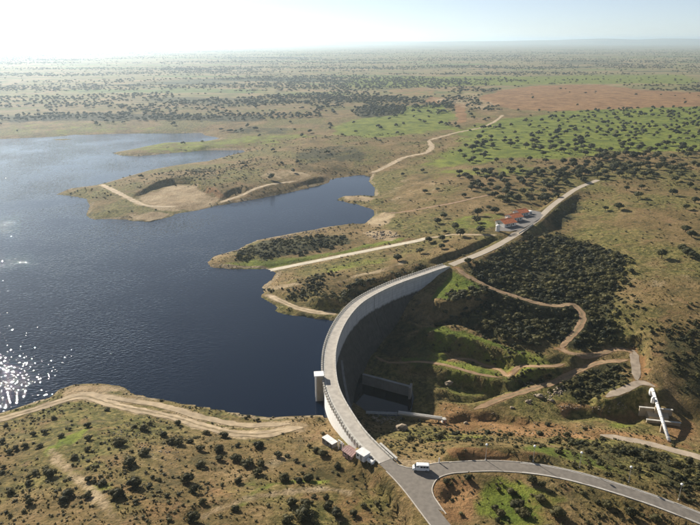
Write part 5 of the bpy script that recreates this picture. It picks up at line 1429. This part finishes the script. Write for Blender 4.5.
# brush slope and other thickets
mq = []
def scatter_soft(px, n, rmin, rmax, soft, seed, hole):
    w = wp(px); a = np.array(w); r_ = np.random.default_rng(seed); e = soft * 2
    A = (np.ptp(a[:, 0]) + 2 * e) * (np.ptp(a[:, 1]) + 2 * e)
    m_ = n * 4
    x = r_.uniform(a[:, 0].min() - e, a[:, 0].max() + e, m_); y = r_.uniform(a[:, 1].min() - e, a[:, 1].max() + e, m_)
    d_ = sdist(x, y, w) + soft * 1.3 * fbm(x, y, soft * 4, 3, seed)
    p = sstep(-soft, soft * 0.6, d_) * sstep(hole - 0.35, hole + 0.25, fbm(x, y, 26, 3, seed + 5))
    rr_ = rmin + (rmax - rmin) * r_.uniform(0, 1, m_) ** 1.7
    ok = (r_.random(m_) < p) & free(x, y, rr_)
    out = np.stack([x, y, rr_], 1)[ok]
    return out[:n].tolist()
for q, (n_, rm, sf_, ho) in {0: (3600, (0.5, 3.4), 12, -0.30), 1: (420, (0.8, 2.2), 6, -0.2), 2: (420, (0.7, 2.0), 7, -0.1), 3: (420, (0.7, 1.7), 9, -0.1), 4: (330, (0.9, 2.4), 6, -0.2), 8: (130, (0.7, 1.6), 5, 0.0), 9: (320, (1.0, 3.0), 6, -0.5), 11: (170, (0.7, 2.0), 9, 0.05), 12: (160, (0.6, 1.6), 5, 0.0)}.items():
    mq += scatter_soft(SCRUB_SHADE_PX[q][0], n_, *rm, sf_, 40 + q, ho)
for k_, poly in enumerate([[(430, 335), (520, 352), (560, 362), (500, 362), (430, 350)], [(430, 303), (480, 292), (440, 312)], [(500, 384), (560, 374), (540, 384), (480, 396)], [(265, 290), (300, 288), (345, 290), (335, 305), (300, 303)], [(560, 345), (630, 340), (640, 300), (610, 290)], [(640, 340), (700, 300), (700, 380), (660, 380)], [(430, 428), (540, 436), (540, 446), (430, 440)], [(150, 175), (215, 166), (250, 160), (250, 172), (200, 180)]]):
    mq += scatter_soft(poly, 200, 0.7, 1.9, 6, 80 + k_, -0.05)
merged('brush_thicket', mq, MQ, M['maquis'], 'dense dark evergreen brush covering the valley slopes', hmin=0.55, hmax=1.25)
# scattered scrub over slopes (mid ground)
n = 34000
x = rng.uniform(-420, 620, n); y = 130 + 900 * rng.uniform(0, 1, n) ** 1.35
z = bil(x, y); okf, pxs, pys = in_frame(x, y, z, 0.12)
dens = 0.35 + 0.9 * fbm(x, y, 60, 3, 31) + 0.5 * bil(x, y, scrub) - 0.9 * bil(x, y, np.clip(green, 0, 1)) * 0.6 - 0.8 * bil(x, y, bare)
rad = rng.uniform(0.45, 1.15, n) * (1 + np.clip((y - 300) / 900, 0, 1) * 0.9)
ok = okf & free(x, y, rad) & (dens > rng.uniform(0, 1, n))
pts = np.stack([x, y, rad], 1)[ok]
n = 20000
x = rng.uniform(-200, 240, n); y = rng.uniform(130, 270, n); rad = 0.28 + 0.6 * rng.uniform(0, 1, n) ** 2
dens = 0.45 + 1.0 * fbm(x, y, 20, 3, 35) - 0.8 * bil(x, y, np.clip(bare + green, 0, 1))
okf, pxs, pys = in_frame(x, y, bil(x, y), 0.12); ok = okf & free(x, y, rad) & (dens > rng.uniform(0, 1, n))
pts = np.concatenate([pts, np.stack([x, y, rad], 1)[ok]])
half = rng.random(len(pts)) < 0.55
def tuft_mesh(seed):
    r_ = np.random.default_rng(seed); V = []; F = []
    for k in range(8):
        a_ = r_.uniform(0, 6.28); c = np.array([0.5 * math.cos(a_), 0.5 * math.sin(a_), 0]) * r_.uniform(0.1, 1); t_ = r_.uniform(0, 6.28); w_ = r_.uniform(0.25, 0.5)
        u = np.array([math.cos(t_), math.sin(t_), 0]) * w_; top = c * 1.7 + np.array([0, 0, r_.uniform(0.6, 1.2)])
        V += [c - u, c + u, top]; F.append([3 * k, 3 * k + 1, 3 * k + 2])
    return np.array(V, np.float32), np.array(F)
n = 60000
x = rng.uniform(-260, 300, n); y = 125 + 330 * rng.uniform(0, 1, n) ** 1.4; rad = 0.25 + 0.45 * rng.uniform(0, 1, n) ** 2
dens = 0.35 + 1.3 * fbm(x, y, 14, 3, 36) - 0.7 * bil(x, y, np.clip(bare, 0, 1)) - 0.5 * bil(x, y, np.clip(red, 0, 1))
okf, pxs, pys = in_frame(x, y, bil(x, y), 0.1); ok = okf & free(x, y, rad) & (dens > rng.uniform(0, 1, n))
tf = np.stack([x, y, rad], 1)[ok]; hf = (rng.random(len(tf)) < 0.45) & (fbm(tf[:, 0], tf[:, 1], 9, 2, 37) > -0.1)
merged('grass_tufts', tf[hf], [tuft_mesh(900 + k) for k in range(6)], M['tuft_dark'], 'dark green tufts over the near slopes', sink=0.1)
merged('straw_tufts', tf[~hf], [tuft_mesh(920 + k) for k in range(6)], M['tuss'], 'straw coloured tufts over the near slopes', sink=0.1)
merged('scrub', pts[half], TU, M['shrub'], 'low dark scrub scattered over the slopes')
merged('dry_tussocks', pts[~half] * np.array([1, 1, 0.75]), TU, M['tuss'], 'dry grass tussocks scattered over the slopes', hmin=0.5, hmax=0.8)
RB = []
for k in range(5):
    r_ = np.random.default_rng(950 + k); v, f = ICO1
    RB.append(((v * r_.uniform(0.6, 1.25, (len(v), 1)) * np.array([1.2, 0.95, 0.7])).astype(np.float32), f))
rk = []
for k_, (poly, n_, r0, r1) in enumerate([([(522, 384), (545, 378), (562, 378), (566, 392), (548, 404), (528, 404)], 120, 0.2, 1.0), ([(440, 408), (470, 405), (520, 418), (600, 428), (600, 436), (500, 434), (440, 428)], 150, 0.2, 0.55), ([(365, 411), (395, 412), (402, 424), (380, 424)], 60, 0.4, 1.1),
                                         ([(362, 233), (392, 229), (402, 236), (375, 240)], 90, 0.5, 1.3), ([(95, 425), (150, 432), (190, 455), (180, 470), (130, 445)], 130, 0.15, 0.5), ([(215, 256), (257, 241), (325, 229), (350, 226), (350, 229), (260, 244), (218, 259)], 160, 0.4, 1.2), ([(560, 404), (640, 409), (640, 416), (560, 412)], 60, 0.2, 0.7)]):
    rk += [(x, y, r0 + (r1 - r0) * ((r - r0) / (r1 - r0)) ** 2.2) for x, y, r in scatter_poly(poly, n_, r0, r1, 0.5, 60 + k_, 9)]
merged('rubble', rk, RB, M['rubble'], 'loose pale rocks strewn over gullies, banks and the valley floor', hmin=0.7, hmax=1.2, sink=-0.15)
# far oaks
n = 80000
y = 700 * np.exp(rng.uniform(0, math.log(9500 / 700), n)); x = y * rng.uniform(-0.72, 0.72, n)
z = bil(x, y)
wood = fbm(x * 0.35, y, 260, 3, 71) + 0.35 * fbm(x, y, 60, 2, 72)
ok = free(x, y, 4.0) & (bil(x, y, SD) < -25)
redv = bil(x, y, red); grv = bil(x, y, np.clip(green, 0, 1))
keep = 0.04 + 0.96 * sstep(-0.10, 0.30, wood) * sstep(850, 1500, y)
worch = wp(ORCH); inor = inside(x, y, worch)
keep = np.where(redv > 0.4, 0.012, keep); keep = np.where(inor, 0.0, keep); keep = np.where((y < 1000) & (x < 350), keep * 0.35, keep)
prob = keep * np.clip((y / 2600) ** 1.1, 0.25, 1.0)
ok &= rng.random(n) < prob
ft = np.stack([x, y, rng.uniform(2.8, 5.8, n) * (1 + 0.2 * sstep(1800, 5000, y))], 1)[ok]
nearm = np.hypot(ft[:, 0], ft[:, 1]) < 1700
dark = []
for px in ([(0, 117), (60, 113), (130, 114), (200, 115), (260, 114), (330, 112), (330, 117), (260, 120), (180, 121), (90, 120), (0, 121)], [(350, 112), (370, 105), (405, 106), (405, 115), (360, 118)], [(0, 97), (60, 96), (170, 93), (180, 100), (90, 108), (0, 108)], [(260, 96), (350, 92), (440, 97), (350, 103), (260, 104)]):
    dark += scatter_poly(px, 130 if px[0][0] == 350 else 260, 3.2, 5.6, 9, int(px[1][1]), 90)
dark = np.array(dark)
allm = np.concatenate([ft[nearm], np.array(rest).reshape(-1, 3), dark])
merged('distant_oaks', allm, MT, M['oak'], 'dark oaks scattered over the middle distance')
merged('far_woodland', ft[~nearm], FT, M['oak'], 'far woodland of dark oaks fading toward the horizon')

# ------------------------------------------------------------------ haze
zmin, zmax = float(H.min()) - 1.0, max(float(H.max()) + 12.0, CAMZ + 8.0)
bx0, bx1, by0, by1 = GX.min() - 300, GX.max() + 300, GY.min() - 300, GY.max() + 300
hb = MB().box(((bx0 + bx1) / 2, (by0 + by1) / 2, (zmin + zmax) / 2), (bx1 - bx0, by1 - by0, zmax - zmin)).build('haze', M['white'])
hb.data.materials.clear()
hm = bpy.data.materials.new('haze'); hm.use_nodes = True; nt = hm.node_tree; nt.nodes.clear()
pv = nt.nodes.new('ShaderNodeVolumePrincipled'); pv.inputs['Density'].default_value = HAZE_DENSITY; pv.inputs['Color'].default_value = (0.72, 0.88, 1.0, 1); pv.inputs['Anisotropy'].default_value = 0.62
mo = nt.nodes.new('ShaderNodeOutputMaterial'); nt.links.new(pv.outputs[0], mo.inputs['Volume'])
hb.data.materials.append(hm); tag(hb, 'pale haze over the whole plain', kind='stuff')
